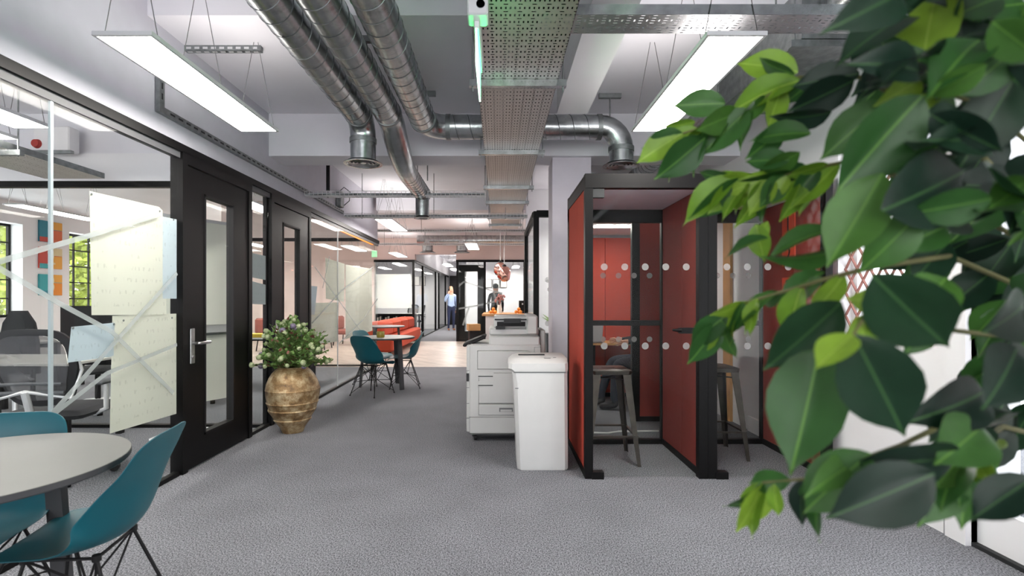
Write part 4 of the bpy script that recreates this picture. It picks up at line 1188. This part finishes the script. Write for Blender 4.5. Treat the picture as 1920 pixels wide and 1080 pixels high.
def sheet(pts, m, label, off=-.012, pins=()):
    w = [gpt(px, py, off) + Vector((XG, 0, 0)) for px, py in pts]
    o = w[0].copy()
    r = empty('paper_sheet', o, 0, label, 'paper', 'flipchart sheets on the glass')
    # slight curl: subdivide as polygon strip
    MB().slab([p - o for p in w], (-.0012, 0, 0)).build('sheet', m, r)
    for px, py in pins:
        q = gpt(px, py, off) + Vector((XG, 0, 0)) - o
        link('pin', pinm, r, Matrix.Translation(q + Vector((.001, 0, 0))) @ Matrix.Rotation(R(90), 4, 'Y'))
    return r
sheet([(168, 358), (172, 591), (312, 590), (312, 560), (305, 560), (305, 395), (298, 388)], PAP, 'large cream flipchart sheet high on the first glass pane', -.012, [(171, 364), (299, 396)])
sheet([(304, 406), (304, 560), (333, 560), (334, 500), (337, 480), (334, 412)], PAPB, 'tall narrow pale sheet tucked beside the door frame', -.0145, [(325, 412)])
sheet([(211, 592), (206, 813), (333, 775), (333, 588)], PAP, 'large cream flipchart sheet hanging low on the first glass pane', -.0165, [(231, 601), (322, 596)])
sheet([(134, 613), (127, 680), (206, 669), (213, 667), (215, 605)], PAPB, 'small bluish sheet pinned low on the first glass pane', -.0145, [(136, 615), (213, 608)])
sheet([(471, 474), (471, 520), (498, 525), (498, 480)], PAPG, 'upper grey sheet on the narrow pane between the doors', -.012)
sheet([(472, 527), (472, 570), (498, 571), (498, 534)], PAPG, 'lower grey sheet on the narrow pane between the doors', -.012)
sheet([(610, 483), (611, 560), (645, 566), (646, 495)], PAP, 'upper cream flipchart sheet beside the glass joint', -.012)
sheet([(648, 496), (648, 636), (698, 620), (697, 504)], PAP, 'tall cream flipchart sheet near the glass corner', -.0145)
sheet([(582, 568), (583, 648), (634, 640), (635, 567)], PAP, 'lower cream flipchart sheet behind the flower arrangement', -.0145)
sheet([(580, 536), (580, 590), (590, 590), (595, 537)], PAPB, 'small pale sheet next to the second door frame', -.012)

# flip chart easel behind the first door
fc = empty('flip_chart', (-2.72, 4.55, 0), R(62), 'white flip chart easel behind the first black door', 'flip chart')
MB().tube([(0, 0.02, .05), (0, .02, 1.9)], .022, 10).build('pole', M['alu'], fc, True)
for a in range(4):
    c, s = math.cos(R(45 + 90*a)), math.sin(R(45 + 90*a))
    MB().tube([(0, .02, .10), (c*.15, .02 + s*.15, .085), (c*.32, .02 + s*.32, .025)], [.022, .02, .014], 8).build('base_leg', M['alu'], fc, True)
MB().box((-.34, -.012, .95), (.34, .0, 1.98)).build('board', M['alu'], fc)
MB().box((-.33, -.018, 1.02), (.33, -.0145, 1.95)).build('paper_pad', M['paper'], fc)
MB().box((-.34, -.05, .93), (.34, -.012, .95)).build('pen_tray', M['galvd'], fc)
MB().box((-.32, -.022, .33), (.32, -.019, .93)).build('hanging_sheet', M['paper'], fc)

# ================================================================== GLAZED OFFICE FURNITURE
def make_task_chair():
    r = empty('task_chair')
    MB().bbox((-.25, -.22, .44), (.25, .26, .50), .03).build('seat', M['dark_fabric'], r, True)
    # back frame (rounded) facing +Y ; mesh in the middle
    out, inn = [], []
    N_ = 28
    def shape(k, sc):
        a = 2*PI*k/N_; c, s = math.cos(a), math.sin(a)
        e = .55
        x = math.copysign(abs(c)**e, c) * .25 * sc; z = math.copysign(abs(s)**e, s) * .26 * sc
        return x, z
    rings = []
    for sc, dy in ((1, 0), (1, -.02), (.84, -.02), (.84, 0)):
        rg = []
        for k in range(N_):
            x, z = shape(k, sc)
            bow = .05 * (x/.25)**2 - .05 * math.cos((z/.26)*1.3)
            rg.append((x * (1 - .12*(z < 0)), -.24 + dy + bow - .06*(z/.26), .80 + z))
        rings.append(rg)
    rings.append(rings[0])
    MB().loft(rings).build('back_frame', M['dark_fabric'], r, True)
    MB().add([Vector(p) + Vector((0, -.008, 0)) for p in rings[2]] + [(0, -.30, .80)], [(k, (k+1) % N_, N_) for k in range(N_)]).build('back_mesh', M['mesh'], r, True)
    MB().tube([(-.19, -.29, .64), (0, -.33, .65), (.19, -.29, .64)], .014, 8).tube([(-.18, -.30, .70), (0, -.34, .71), (.18, -.30, .70)], .010, 8).build('lumbar_bar', M['greyfab'], r, True)
    MB().tube([(0, -.16, .40), (0, -.30, .50), (0, -.35, .66)], .022, 8).tube([(0, -.35, .66), (-.22, -.27, .60), (-.255, -.22, .78), (-.23, -.27, .95)], .011, 8).tube([(0, -.35, .66), (.22, -.27, .60), (.255, -.22, .78), (.23, -.27, .95)], .011, 8).build('back_support', M['alu'], r, True)
    for s in (-1, 1):
        o = MB().tube([(s*.2, .0, .44), (s*.29, -.02, .48), (s*.29, -.02, .66)], .016, 8).build('arm_post', M['alu'], r, True)
        MB().bbox((s*.29 - .04, -.14, .66), (s*.29 + .04, .12, .69), .012).build('arm_pad', M['greyfab'], o, True)
    MB().tube([(0, 0, .10), (0, 0, .44)], .028, 10).build('gas_lift', M['blackm'], r, True)
    for k in range(5):
        c, s = math.cos(2*PI*k/5 + .3), math.sin(2*PI*k/5 + .3)
        a = MB().tube([(0, 0, .12), (c*.16, s*.16, .11), (c*.30, s*.30, .075)], [.03, .024, .018], 8).build('base_arm', M['alu'], r, True)
        MB().tube([(c*.30 - s*.025, s*.30 + c*.025, .03), (c*.30 + s*.025, s*.30 - c*.025, .03)], .03, 12).build('caster', M['blackm'], a, True)
    return r
TC = make_task_chair()
tcs = [(-3.08, 3.62, R(8), 'mesh-back task chair with white frame close to the first glass pane'),
       (-4.5, 5.75, R(150), 'mesh-back task chair behind the room partition by the small sheet'),
       (-3.6, 6.4, R(70), 'mesh-back task chair behind the narrow pane between the doors'),
       (-6.9, 5.45, R(10), 'mesh-back task chair at the desk under the window wall')]
for i, (x, y, rz, lb) in enumerate(tcs):
    o = TC if i == 0 else copy_tree(TC)
    o.location = (x, y, 0); o.rotation_euler = (0, 0, rz); tag(o, lb, 'office chair', 'mesh task chairs')
def desk(loc, w_, d_, label):
    r = empty('desk', loc, 0, label, 'desk')
    MB().bbox((-w_/2, -d_/2, .71), (w_/2, d_/2, .735), .004).build('desk_top', M['desk'], r)
    for sx in (-1, 1):
        for sy in (-1, 1): MB().box((sx*(w_/2 - .05) - .025, sy*(d_/2 - .05) - .025, 0), (sx*(w_/2 - .05) + .025, sy*(d_/2 - .05) + .025, .71)).build('leg', M['blackm'], r)
    MB().box((-w_/2 + .07, d_/2 - .06, .64), (w_/2 - .07, d_/2 - .04, .71)).build('apron', M['blackm'], r)
    return r
desk((-4.3, 4.5, 0), 1.6, .7, 'white topped desk with black legs inside the first glazed office')
desk((-6.4, 6.2, 0), 1.6, .8, 'white topped desk near the outer windows')
desk((-3.35, 7.3, 0), 1.3, .7, 'white topped desk behind the narrow pane between the doors')
desk((-5.4, 7.9, 0), 1.6, .8, 'white topped desk in the middle of the second glazed room')
def monitor(loc, rz, label):
    r = empty('monitor', loc, rz, label, 'monitor', 'black desk monitors')
    MB().bbox((-.27, -.012, .12), (.27, .012, .46), .006).build('screen', M['screen'], r)
    MB().box((-.03, .012, .01), (.03, .03, .28)).build('stand', M['blackm'], r)
    MB().bbox((-.11, -.07, 0), (.11, .09, .012), .004).build('foot', M['blackm'], r)
monitor((-3.62, 4.62, .7351), R(20), 'black monitor on the desk in the first glazed office')
monitor((-6.2, 6.2, .7351), R(150), 'black monitor on the desk near the outer windows')
monitor((-5.4, 7.95, .7351), R(180), 'black monitor on the desk in the middle of the second room')
jk = empty('draped_jacket', (-5.2, 5.55, 0), 0, 'dark jacket draped over a chair behind the mesh task chair', 'jacket')
MB().loft([ring(-.22, -.06, .22, .07, .45, .05), ring(-.2, -.07, .2, .08, .8, .05), ring(-.17, -.06, .17, .07, 1.0, .05), ring(-.08, -.04, .08, .05, 1.13, .03)], True, True).build('cloth', M['dark_fabric'], jk, True)
MB().box((-.2, -.05, 0), (-.17, -.02, .5)).box((.17, -.05, 0), (.2, -.02, .5)).build('stand_leg', M['blackm'], jk)
for k, (c, dz, lb) in enumerate(((M['yellow'], 0, 'yellow pad on the desk behind the narrow pane'), (M['bookw'], .0, 'white stack of paper on the desk behind the narrow pane'))):
    MB().bbox((-.16, -.1, 0), (.16, .1, .05), .004).build('paper_stack', c, None, label=lb, cat='paper').location = (-3.35 - .42*k, 7.05, .7355)
# box with red fitting and strut in the office ceiling
eb = empty('equipment_box', (-4.25, 4.92, 2.78), 0, 'pale ceiling equipment box with red isolator in the glazed office', 'equipment box')
MB().bbox((-.17, -.06, -.12), (.17, .07, .12), .01).build('box', M['wall'], eb)
MB().lathe([(.001, .03), (.035, .03), (.045, 0)], (0, 0, 0), 14).build('isolator', mat('red_isolator', '#a8342e', .4), eb).matrix_local = Matrix.Translation((-.13, -.06, -.05)) @ Matrix.Rotation(R(90), 4, 'X')
MB().box((-.22, -.10, -.15), (.22, -.06, -.12)).build('bracket', M['galvd'], eb)
ot = empty('cable_tray', (-3.99, 0, 2.39), 0, 'perforated cable tray hanging inside the first glazed office', 'cable tray')
MB().box((-.28, .5, 0), (.28, 4.82, .0015)).build('tray_base', M['perf'], ot)
for x in (-.28, .28): MB().box((x - .0015, .5, 0), (x + .0015, 4.82, .05)).build('side_flange', M['galvd'], ot)
for y in (1.6, 3.9):
    s = MB().box((-.36, y - .02, -.042), (.36, y + .02, -.001)).build('support_strut', M['galvd'], ot)
    for x in (-.33, .33): MB().tube([(x, y, -.05), (x, y, (3.1 if y > 3.33 else 3.4) - 2.39)], .006, 6).build('threaded_rod', M['galvd'], s)
for k in range(3): MB().tube([(-.2 + .15*k, .6, .02), (-.15 + .15*k, 2.4, .05), (-.18 + .15*k, 4.8, .02)], .012, 6).build('cable', M['darkm'], ot, True)
# number canvases on the outer wall
pal = ['#2f7f92', '#d06a48', '#e0a24a', '#c24f46', '#3aa0a6', '#e08a36', '#d9c8a0', '#27485c']
PM = [mat('canvas_colour_%d' % i, c, .8) for i, c in enumerate(pal)]
import itertools
cfg = [('1', 2.62, [0, 1, 3, 2, 7]), ('2', 2.09, [3, 2, 4, 6, 7]), ('3', 1.55, [4, 5, 0, 2, 7])]
for ch, z, cs in cfg:
    c = empty('number_canvas', (XL + .002, 10.37, z), R(90), {'1': 'teal and coral numeral canvas, topmost on the window wall', '2': 'red and yellow numeral canvas, middle one on the window wall', '3': 'turquoise and orange numeral canvas, lowest on the window wall'}[ch], 'picture', 'numeral canvases')
    s_ = .21
    MB().box((-s_ - .05, -.035, -s_), (s_ + .05, 0, s_)).build('canvas', PM[cs[0]], c)
    MB().box((.0, -.0365, -s_), (s_ + .05, -.035, s_ * .2)).build('colour_block', PM[cs[1]], c)
    MB().box((-s_ - .05, -.0365, -s_), (.02, -.035, -s_*.55)).build('colour_block', PM[cs[2]], c)
    MB().box((.05, -.037, s_*.25), (s_ + .05, -.035, s_)).build('colour_block', PM[cs[3]], c)
    link('digit', digit_mesh(ch, .42, PM[6]), c, Matrix.Translation((.0, -.039, 0)) @ Matrix.Rotation(R(90), 4, 'X'))
# trees and brick building outside the left windows
def tree(loc, label, seed, rad):
    random.seed(seed)
    r = empty('tree', loc, 0, label, 'tree', 'trees outside the windows')
    MB().tube([(0, 0, -3), (.05, .1, 0), (-.1, 0, 2.2)], [.2, .15, .08], 8).build('trunk', M['brown'], r, True)
    l = MB()
    for i in range(6500):
        d = Vector((random.gauss(0, 1), random.gauss(0, 1), random.gauss(0, 1))).normalized() * rad * random.uniform(.35, 1)**.6
        p = Vector((0, 0, 1.9)) + Vector((d.x*.8, d.y, d.z*1.1)); a = Vector((random.random()-.5, random.random()-.5, random.random()-.5)).normalized()*.11
        b = a.orthogonal().normalized()*.07
        l.add([tuple(p - a), tuple(p + b), tuple(p + a), tuple(p - b)], [(0, 1, 2, 3)])
    tag(l.build('foliage', M['treeleaf'], r), kind='stuff')
tree((-13.2, 14.4, 0), 'yellow-green tree outside the window beside the numeral canvases', 5, 2.6)
tree((-14.5, 21.5, 0), 'yellow-green tree outside the further office window', 6, 2.4)
bb = empty('brick_building', (-17, 9, 0), 0, 'pinkish brick building across the yard outside the windows', 'building')
MB().box((-1, -10, -3), (0, 12, 7)).build('wall', M['brick'], bb)

# ================================================================== LOUNGE AND FAR ROOM CONTENTS
ct = empty('counter', (.12, 12.2, 0), 0, 'pale counter on the timber floor behind the photocopier', 'counter')
MB().bbox((-.5, -.6, .88), (.6, .9, .93), .006).build('counter_top', M['oak'], ct)
MB().box((-.42, -.5, 0), (.52, .8, .88)).build('counter_body', M['wall'], ct)
om = MB().sphere((0, 0, 0), .04, 12, 8).mesh('orange', M['orange'], True)
for i, (x, y, z) in enumerate(((-.18, 11.75, 0), (-.08, 11.72, 0), (-.12, 11.83, 0), (-.12, 11.77, .08), (.40, 11.75, 0), (.5, 11.72, 0), (.46, 11.83, 0), (.46, 11.76, .08))):
    link('orange', om, None, Matrix.Translation((x, y, .98 + z)), label='orange in the fruit pile on the counter beside the ' + ('flowers' if i < 4 else 'coffee machine'), category=None) if False else tag(link('orange', om, None, Matrix.Translation((x, y, .971 + z*.8))), 'orange piled on the counter beside the ' + ('flower vase' if i < 4 else 'black coffee machine'), 'fruit', 'oranges by the flower vase' if i < 4 else 'oranges by the coffee machine')
fv = empty('flower_vase', (.02, 12.0, .931), 0, 'glass vase with a mixed pink bouquet on the counter', 'vase')
MB().lathe([(.001, 0), (.05, 0), (.06, .1), (.045, .18), (.05, .2)], (0, 0, 0), 16).build('vase_body', M['bookw'], fv, True)
random.seed(21)
fl = MB()
for i in range(26):
    a, u = random.uniform(0, 2*PI), random.random()
    fl.sphere((math.cos(a)*.13*u, math.sin(a)*.13*u, .28 + random.uniform(-.05, .16)), .028, 7, 5)
fl.build('blossom', mat('dusty_pink_blossom', '#9a6a66', .8, var=.4, vscale=40), fv, True)
cm = empty('coffee_machine', (.56, 12.1, .931), 0, 'black coffee machine on the counter end', 'appliance')
MB().bbox((-.08, -.12, 0), (.08, .12, .04), .006).bbox((-.08, .02, .04), (.08, .12, .30), .006).bbox((-.08, -.12, .24), (.08, .03, .30), .006).build('body', M['blackm'], cm)
MB().tube([(0, -.06, .2), (0, -.06, .245)], .016, 10).build('spout', M['steel'], cm, True)
cd = empty('cardboard_box', (-.55, 11.2, 0), R(15), 'open tan box on a side shelf behind the photocopier', 'box')
MB().box((-.10, -.1, 0), (.10, .1, .58)).build('stand', M['blackm'], cd)
MB().box((-.13, -.12, .58), (.13, .12, .72)).build('carton', M['oak'], cd)
def melt_lamp(loc, label, sc=1):
    r = empty('pendant_lamp', loc, 0, label, 'pendant lamp', 'copper melt pendants')
    prof = [(.02, .17), (.07, .165), (.115, .12), (.14, .06), (.15, 0), (.14, -.06), (.11, -.12), (.06, -.16), (.001, -.17)]
    rg = []
    for i, (q, z) in enumerate(prof):
        rg.append([(q*sc*(1 + .13*math.sin(3*a + i*1.1) + .07*math.sin(5*a + 2*i))*math.cos(a), q*sc*(1 + .13*math.sin(3*a + i*1.1) + .07*math.sin(5*a - i))*math.sin(a), z*sc) for a in [2*PI*k/28 for k in range(28)]])
    MB().loft(rg, True, True).build('shade', M['copper'], r, True)
    MB().lathe([(.03, .17*sc), (.05, .17*sc), (.045, .20*sc), (.01, .22*sc)], (0, 0, 0), 14).build('cap', M['blackm'], r, True)
    MB().tube([(0, 0, .2*sc), (0, 0, 3.1 - loc[2])], .008, 6).build('flex', M['whitep'], r)
melt_lamp((.04, 12.4, 1.98), 'upper copper melted-glass pendant lamp over the counter')
melt_lamp((.125, 11.4, 1.82), 'lower copper melted-glass pendant lamp over the counter', 1.0)
# bookcase and things in the far left room
bk = empty('bookshelf', (-3.4, 16.6, 0), 0, 'low dark shelf inside the far left glazed room', 'shelf')
MB().box((-.7, -.2, 0), (.7, .2, .04)).box((-.7, -.2, .76), (.7, .2, .8)).box((-.7, -.2, .38), (.7, .2, .41)).box((-.7, -.2, .04), (-.66, .2, .76)).box((.66, -.2, .04), (.7, .2, .76)).box((-.7, .18, .04), (.7, .2, .76)).build('carcass', M['blackm'], bk)
for i in range(14):
    MB().box((-.015, -.09, 0), (.015, .09, .24 + .03*(i % 3))).build('book', M['bookw'] if i % 3 else M['greyfab'], None, label='%s on the low shelf in the far left room' % ('white book' if i % 3 else 'grey book'), cat='book', group='books on the low shelf').location = (-3.97 + .085*i, 16.52, .4101)
def pict(loc, w_, h_, label, m):
    r = empty('wall_picture', loc, 0, label, 'picture')
    MB().box((-w_/2, -.03, -h_/2), (w_/2, 0, h_/2)).build('frame', M['blackm'], r)
    MB().box((-w_/2 + .02, -.032, -h_/2 + .02), (w_/2 - .02, -.03, h_/2 - .02)).build('print', m, r)
for i, x in enumerate((-.35, -.05, .25)): pict((x - .05, 20.49, 1.9), .26, .34, ['first', 'second', 'third'][i] + ' small framed print over the dark jumper, far room back wall', M['bookw'])
for i, x in enumerate((-3.75, -3.5, -3.25)): pict((x, 21.98, 2.05), .22, .4, ['first', 'second', 'third'][i] + ' small framed print on the far left room back wall', M['bookw'])
# lounge pieces behind the glass corner
for i, (x, y) in enumerate(((-4.6, 13.0), (-5.5, 12.4), (-4.2, 14.2))):
    r = empty('lounge_chair', (x, y, 0), R(40 * i), 'dusky pink lounge chair %s' % ('near the glass corner', 'nearest the outer windows', 'against the pink far wall')[i], 'chair', 'lounge chairs')
    MB().bbox((-.3, -.3, .3), (.3, .3, .44), .04).build('seat', mat('rose_fabric', '#9a5a50', .9) if i == 0 else bpy.data.materials['rose_fabric'], r, True)
    MB().bbox((-.3, .22, .42), (.3, .34, .8), .04).build('backrest', bpy.data.materials['rose_fabric'], r, True)
    for sx in (-.24, .24):
        for sy in (-.24, .24): MB().tube([(sx, sy, .3), (sx*1.15, sy*1.15, 0)], .014, 6).build('leg', M['blackm'], r)
sp = empty('potted_plant', (.85, 7.6, 0), 0, 'small green plant on a dark stand behind the glass room corner', 'plant')
MB().box((-.15, -.15, 0), (.15, .15, .75)).build('stand', M['greyfab'], sp)
MB().lathe([(.001, .75), (.08, .75), (.1, .9), (.09, .9)], (0, 0, 0), 14).build('pot', M['blackm'], sp, True)
q = MB(); random.seed(4)
for i in range(40):
    a = random.uniform(0, 2*PI); d = Vector((math.cos(a), math.sin(a), random.uniform(.4, 2))).normalized(); s = d.orthogonal().normalized()*.02; L = random.uniform(.1, .26)
    b = Vector((0, 0, .88)); q.add([tuple(b), tuple(b + d*L*.5 + s), tuple(b + d*L), tuple(b + d*L*.5 - s)], [(0, 1, 2, 3)])
q.build('foliage', M['sprig'], sp, kind='stuff')
# office chairs in the far left room and corridor
for i, (x, y) in enumerate(((-3.0, 18.6), (-3.5, 20.2))):
    o = copy_tree(TC, None, (x, y, 0), R(100 + 60*i)); tag(o, 'mesh task chair in the far left room, %s' % ('nearer the dark shelf' if i == 0 else 'nearer the framed prints'), 'office chair')
desk((-3.6, 19.3, 0), 1.4, .7, 'white topped desk in the far left glazed room')

# ================================================================== FICUS IN THE FOREGROUND
random.seed(31)
def leaf_mesh(name, m, bend, fold, wid, seed):
    rnd = random.Random(seed)
    prof = [(0, .02), (.05, .16), (.14, .33), (.27, .45), (.42, .5), (.56, .47), (.68, .38), (.79, .25), (.87, .13), (.93, .055), (1.0, .006)]
    V, Fc = [], []
    cols = (-1, -.66, -.33, 0, .33, .66, 1)
    for i, (t, wv) in enumerate(prof):
        for c in cols:
            x = c * wv * wid
            z = fold * abs(c) * wv * wid - bend * (t - .15)**2 + .016*math.sin(t*9 + c*2.2 + seed) * abs(c)
            V.append((x, t, z))
    nc = len(cols)
    for i in range(len(prof) - 1):
        for j in range(nc - 1): Fc.append((i*nc+j, i*nc+j+1, (i+1)*nc+j+1, (i+1)*nc+j))
    me = MB().add(V, Fc).mesh(name, m); me.shade_smooth()
    return me
LM = {}
for k, m in (('d', 'leafd'), ('m', 'leafm'), ('l', 'leafl')):
    LM[k] = [leaf_mesh('leaf', M[m], b, f, wd, s) for s, (b, f, wd) in enumerate(((.15, .25, .57), (.35, .4, .46), (-.1, .3, .54), (.5, .15, .40)))]
fk = empty('ficus_plant', (.86, .80, 0), 0, 'large ficus with broad dark and lime leaves leaning over the aisle', 'plant')
FO = Vector((.86, .80, 0))
def put_leaf(b, t, k, roll=0, var=0, face_dir=None):
    b, t = Vector(b), Vector(t)
    L = (t - b).length; y = (t - b) / L
    cdir = (Vector((0, 0, CH)) - (b + t)/2).normalized() if face_dir is None else Vector(face_dir).normalized()
    z = (cdir - y * cdir.dot(y)).normalized()
    x = y.cross(z)
    Mx = Matrix((x, y, z)).transposed().to_4x4()
    Mx = Matrix.Translation(b - FO) @ Mx @ Matrix.Rotation(roll, 4, 'Y') @ Matrix.Scale(L, 4)
    return link('leaf', LM[k][var % 4], fk, Mx)
LV = [ # base px, tip px, depth base, depth tip, kind, roll deg, variant
 (1695,-8,1598,18,.80,.84,'l',35,1),(1728,138,1752,-40,.60,.62,'l',-25,0),(1704,45,1662,108,.66,.70,'m',40,1),(1668,60,1690,105,.7,.7,'m',20,3),
 (1496,135,1380,112,.82,.86,'l',30,0),(1490,138,1412,118,.80,.84,'m',-35,1),(1612,138,1482,158,.70,.74,'d',25,0),(1602,150,1478,212,.68,.72,'d',-15,0),
 (1502,150,1352,200,.78,.84,'l',40,1),(1360,194,1260,196,.84,.86,'m',15,0),(1304,228,1244,243,.84,.86,'l',-25,1),(1280,250,1192,303,.84,.86,'l',20,0),
 (1322,258,1230,338,.82,.84,'m',-15,0),(1405,205,1310,290,.80,.83,'m',20,0),(1378,330,1272,412,.80,.83,'l',30,1),(1385,335,1300,420,.79,.82,'m',-30,1),
 (1402,338,1368,398,.78,.80,'l',45,1),(1432,338,1390,432,.77,.79,'l',-35,1),(1445,340,1412,420,.76,.78,'m',50,1),(1418,420,1432,492,.78,.78,'l',15,0),
 (1440,415,1400,470,.78,.8,'l',-30,1),(1480,300,1395,300,.74,.78,'m',25,0),(1500,285,1420,330,.73,.77,'m',-35,0),(1478,330,1450,375,.75,.76,'l',20,0),(1500,345,1470,420,.74,.76,'l',-30,1),
 (1470,240,1400,300,.76,.78,'m',-20,0),(1520,250,1400,250,.72,.77,'m',35,1),(1560,210,1440,235,.70,.75,'d',-40,1),(1530,330,1490,400,.74,.75,'l',30,1),
 (1665,190,1536,298,.60,.64,'m',10,0),(1730,178,1556,366,.54,.58,'m',-22,2),(1655,325,1552,505,.55,.57,'m',12,2),(1722,402,1612,515,.54,.57,'m',-15,0),
 (1655,395,1840,312,.52,.55,'d',12,0),(1860,372,1700,405,.50,.53,'m',-20,0),(1935,330,1850,400,.52,.52,'m',15,2),(1800,180,1940,60,.55,.52,'m',10,2),
 (1850,120,1730,190,.50,.54,'m',-30,0),(1745,215,1880,290,.52,.50,'d',20,0),(1900,150,1800,320,.56,.58,'d',-10,0),(1860,40,1960,120,.5,.5,'m',15,0),(1790,30,1900,-20,.58,.58,'m',-20,0),
 (1636,516,1790,668,.46,.48,'d',8,0),(1600,628,1706,832,.46,.47,'d',-5,0),(1538,648,1486,890,.56,.56,'m',10,2),(1578,566,1436,700,.55,.58,'d',-22,0),
 (1458,548,1348,606,.70,.74,'m',55,3),(1350,604,1292,690,.76,.78,'m',-15,1),(1352,600,1372,682,.75,.76,'m',35,1),(1392,566,1370,640,.72,.74,'m',-40,1),(1420,560,1395,630,.71,.72,'l',35,1),
 (1440,445,1352,470,.72,.75,'m',60,1),(1560,430,1420,470,.66,.72,'m',55,1),(1570,470,1430,505,.65,.70,'m',-55,1),(1545,510,1440,560,.66,.70,'m',50,1),
 (1632,850,1496,962,.50,.53,'m',20,0),(1752,888,1552,975,.46,.48,'d',-10,0),(1612,868,1838,868,.50,.50,'d',45,0),(1940,895,1815,975,.48,.50,'d',10,0),
 (1436,905,1386,1008,.62,.64,'l',40,1),(1432,908,1372,980,.62,.65,'m',-50,3),(1452,908,1456,974,.60,.60,'l',15,1),(1510,898,1488,990,.58,.58,'d',40,1),
 (1800,868,1822,926,.56,.56,'l',10,0),(1788,872,1758,928,.56,.57,'l',-30,1),(1835,845,1850,905,.55,.56,'l',30,0),(1560,780,1500,860,.60,.62,'m',60,1),
]
ends = []
for (bx_, by_, tx, ty, yb, yt, k, rl, vv) in LV:
    b, t = P(bx_, by_, yb), P(tx, ty, yt)
    put_leaf(b, t, k, R(rl), vv)
    ends.append(b)
# fuller crown round the trunk: leaves spring from real branches, all round
rn = random.Random(77)
cnt = 0
for i in range(9000):
    if cnt >= 165: break
    u = Vector((rn.uniform(-1, 1), rn.uniform(-1, 1), rn.uniform(-1, 1)))
    b = Vector((.66, .68, 1.42)) + Vector((u.x*.26, u.y*.18, u.z*.50))
    px = VX + F*b.x/max(.2, b.y); py = VY - F*(b.z - CH)/max(.2, b.y)
    lim = 1700 if 250 < py < 560 else (1790 if py > 560 else 1640)
    if b.y < .50 or px < lim or px > 2010 or py > 800 or py < -120: continue
    d = Vector((u.x*.6 - .5, u.y*.5 - .1, rn.uniform(-.7, .15))).normalized()
    t = b + d * rn.uniform(.08, .12)
    tpx = VX + F*t.x/max(.2, t.y)
    if t.y < .40 or tpx < lim - 60: continue
    put_leaf(b, t, rn.choice('dddmdmd'), rn.uniform(-.8, .8), rn.randrange(3), (rn.uniform(-.6, .4), -.8, .6))
    cnt += 1
br = MB
def branch(pts, r0, r1, lv=10):
    w_ = [P(x, y, d) - FO for x, y, d in pts]
    n = len(w_)
    MB().tube(w_, [r0 + (r1 - r0)*i/(n-1) for i in range(n)], 6).build('branch', M['twig'], fk, True)
    rr = random.Random(n * 31 + int(pts[-1][0]))
    for i in range(lv):
        f = .45 + .55 * i / max(1, lv - 1); q = f * (n - 1); j = min(int(q), n - 2)
        p = w_[j].lerp(w_[j+1], q - j) + FO
        ax = (w_[j+1] - w_[j]).normalized()
        sd = (1 if i % 2 else -1)
        d = (ax*.7 + Vector((0, 0, sd*.45 - .55)) + Vector((rr.uniform(-.3, .1), rr.uniform(-.4, .3), 0))).normalized()
        put_leaf(p, p + d * rr.uniform(.055, .085), rr.choice('lmlm'), rr.uniform(-.9, .9), rr.randrange(4))
branch([(1965, 420, .80), (1780, 230, .72), (1612, 145, .72), (1496, 145, .79), (1400, 205, .81), (1330, 235, .83), (1280, 250, .84)], .004, .0015, 12)
branch([(1965, 480, .80), (1760, 360, .68), (1600, 300, .70), (1500, 320, .75), (1430, 336, .77), (1380, 332, .80)], .004, .0015, 16)
branch([(1965, 560, .80), (1780, 480, .66), (1640, 500, .58), (1560, 520, .62), (1458, 550, .70), (1390, 570, .73), (1346, 602, .76)], .004, .0015, 9)
branch([(1965, 700, .80), (1800, 780, .66), (1690, 835, .56), (1612, 862, .52), (1510, 898, .58), (1430, 905, .62)], .004, .0015, 5)
branch([(1965, 300, .80), (1850, 200, .66), (1760, 170, .60), (1720, 130, .60)], .0035, .0015, 6)
branch([(1965, 640, .80), (1790, 620, .60), (1640, 560, .52), (1600, 628, .46)], .0035, .0015, 4)
branch([(1965, 820, .80), (1880, 800, .68), (1810, 850, .58), (1790, 872, .56)], .004, .002)
MB().tube([(0, 0, .42), (.015, .01, .9), (-.01, 0, 1.4), (.01, -.01, 1.9)], [.022, .018, .013, .006], 8).build('trunk', M['brown'], fk, True)
pot = empty('planter', (.86, .80, 0), 0, 'brown woven planter holding the ficus', 'planter')
MB().lathe([(.001, 0), (.15, 0), (.165, .02), (.19, .34), (.195, .40), (.18, .40), (.17, .34), (.001, .34)], (0, 0, 0), 28).build('pot', M['brown'], pot, True)
MB().lathe([(.001, .372), (.174, .37), (.174, .345)], (0, 0, 0), 20).build('soil', mat('potting_soil', '#2c221a', .95, bump=.6, bscale=60), pot)
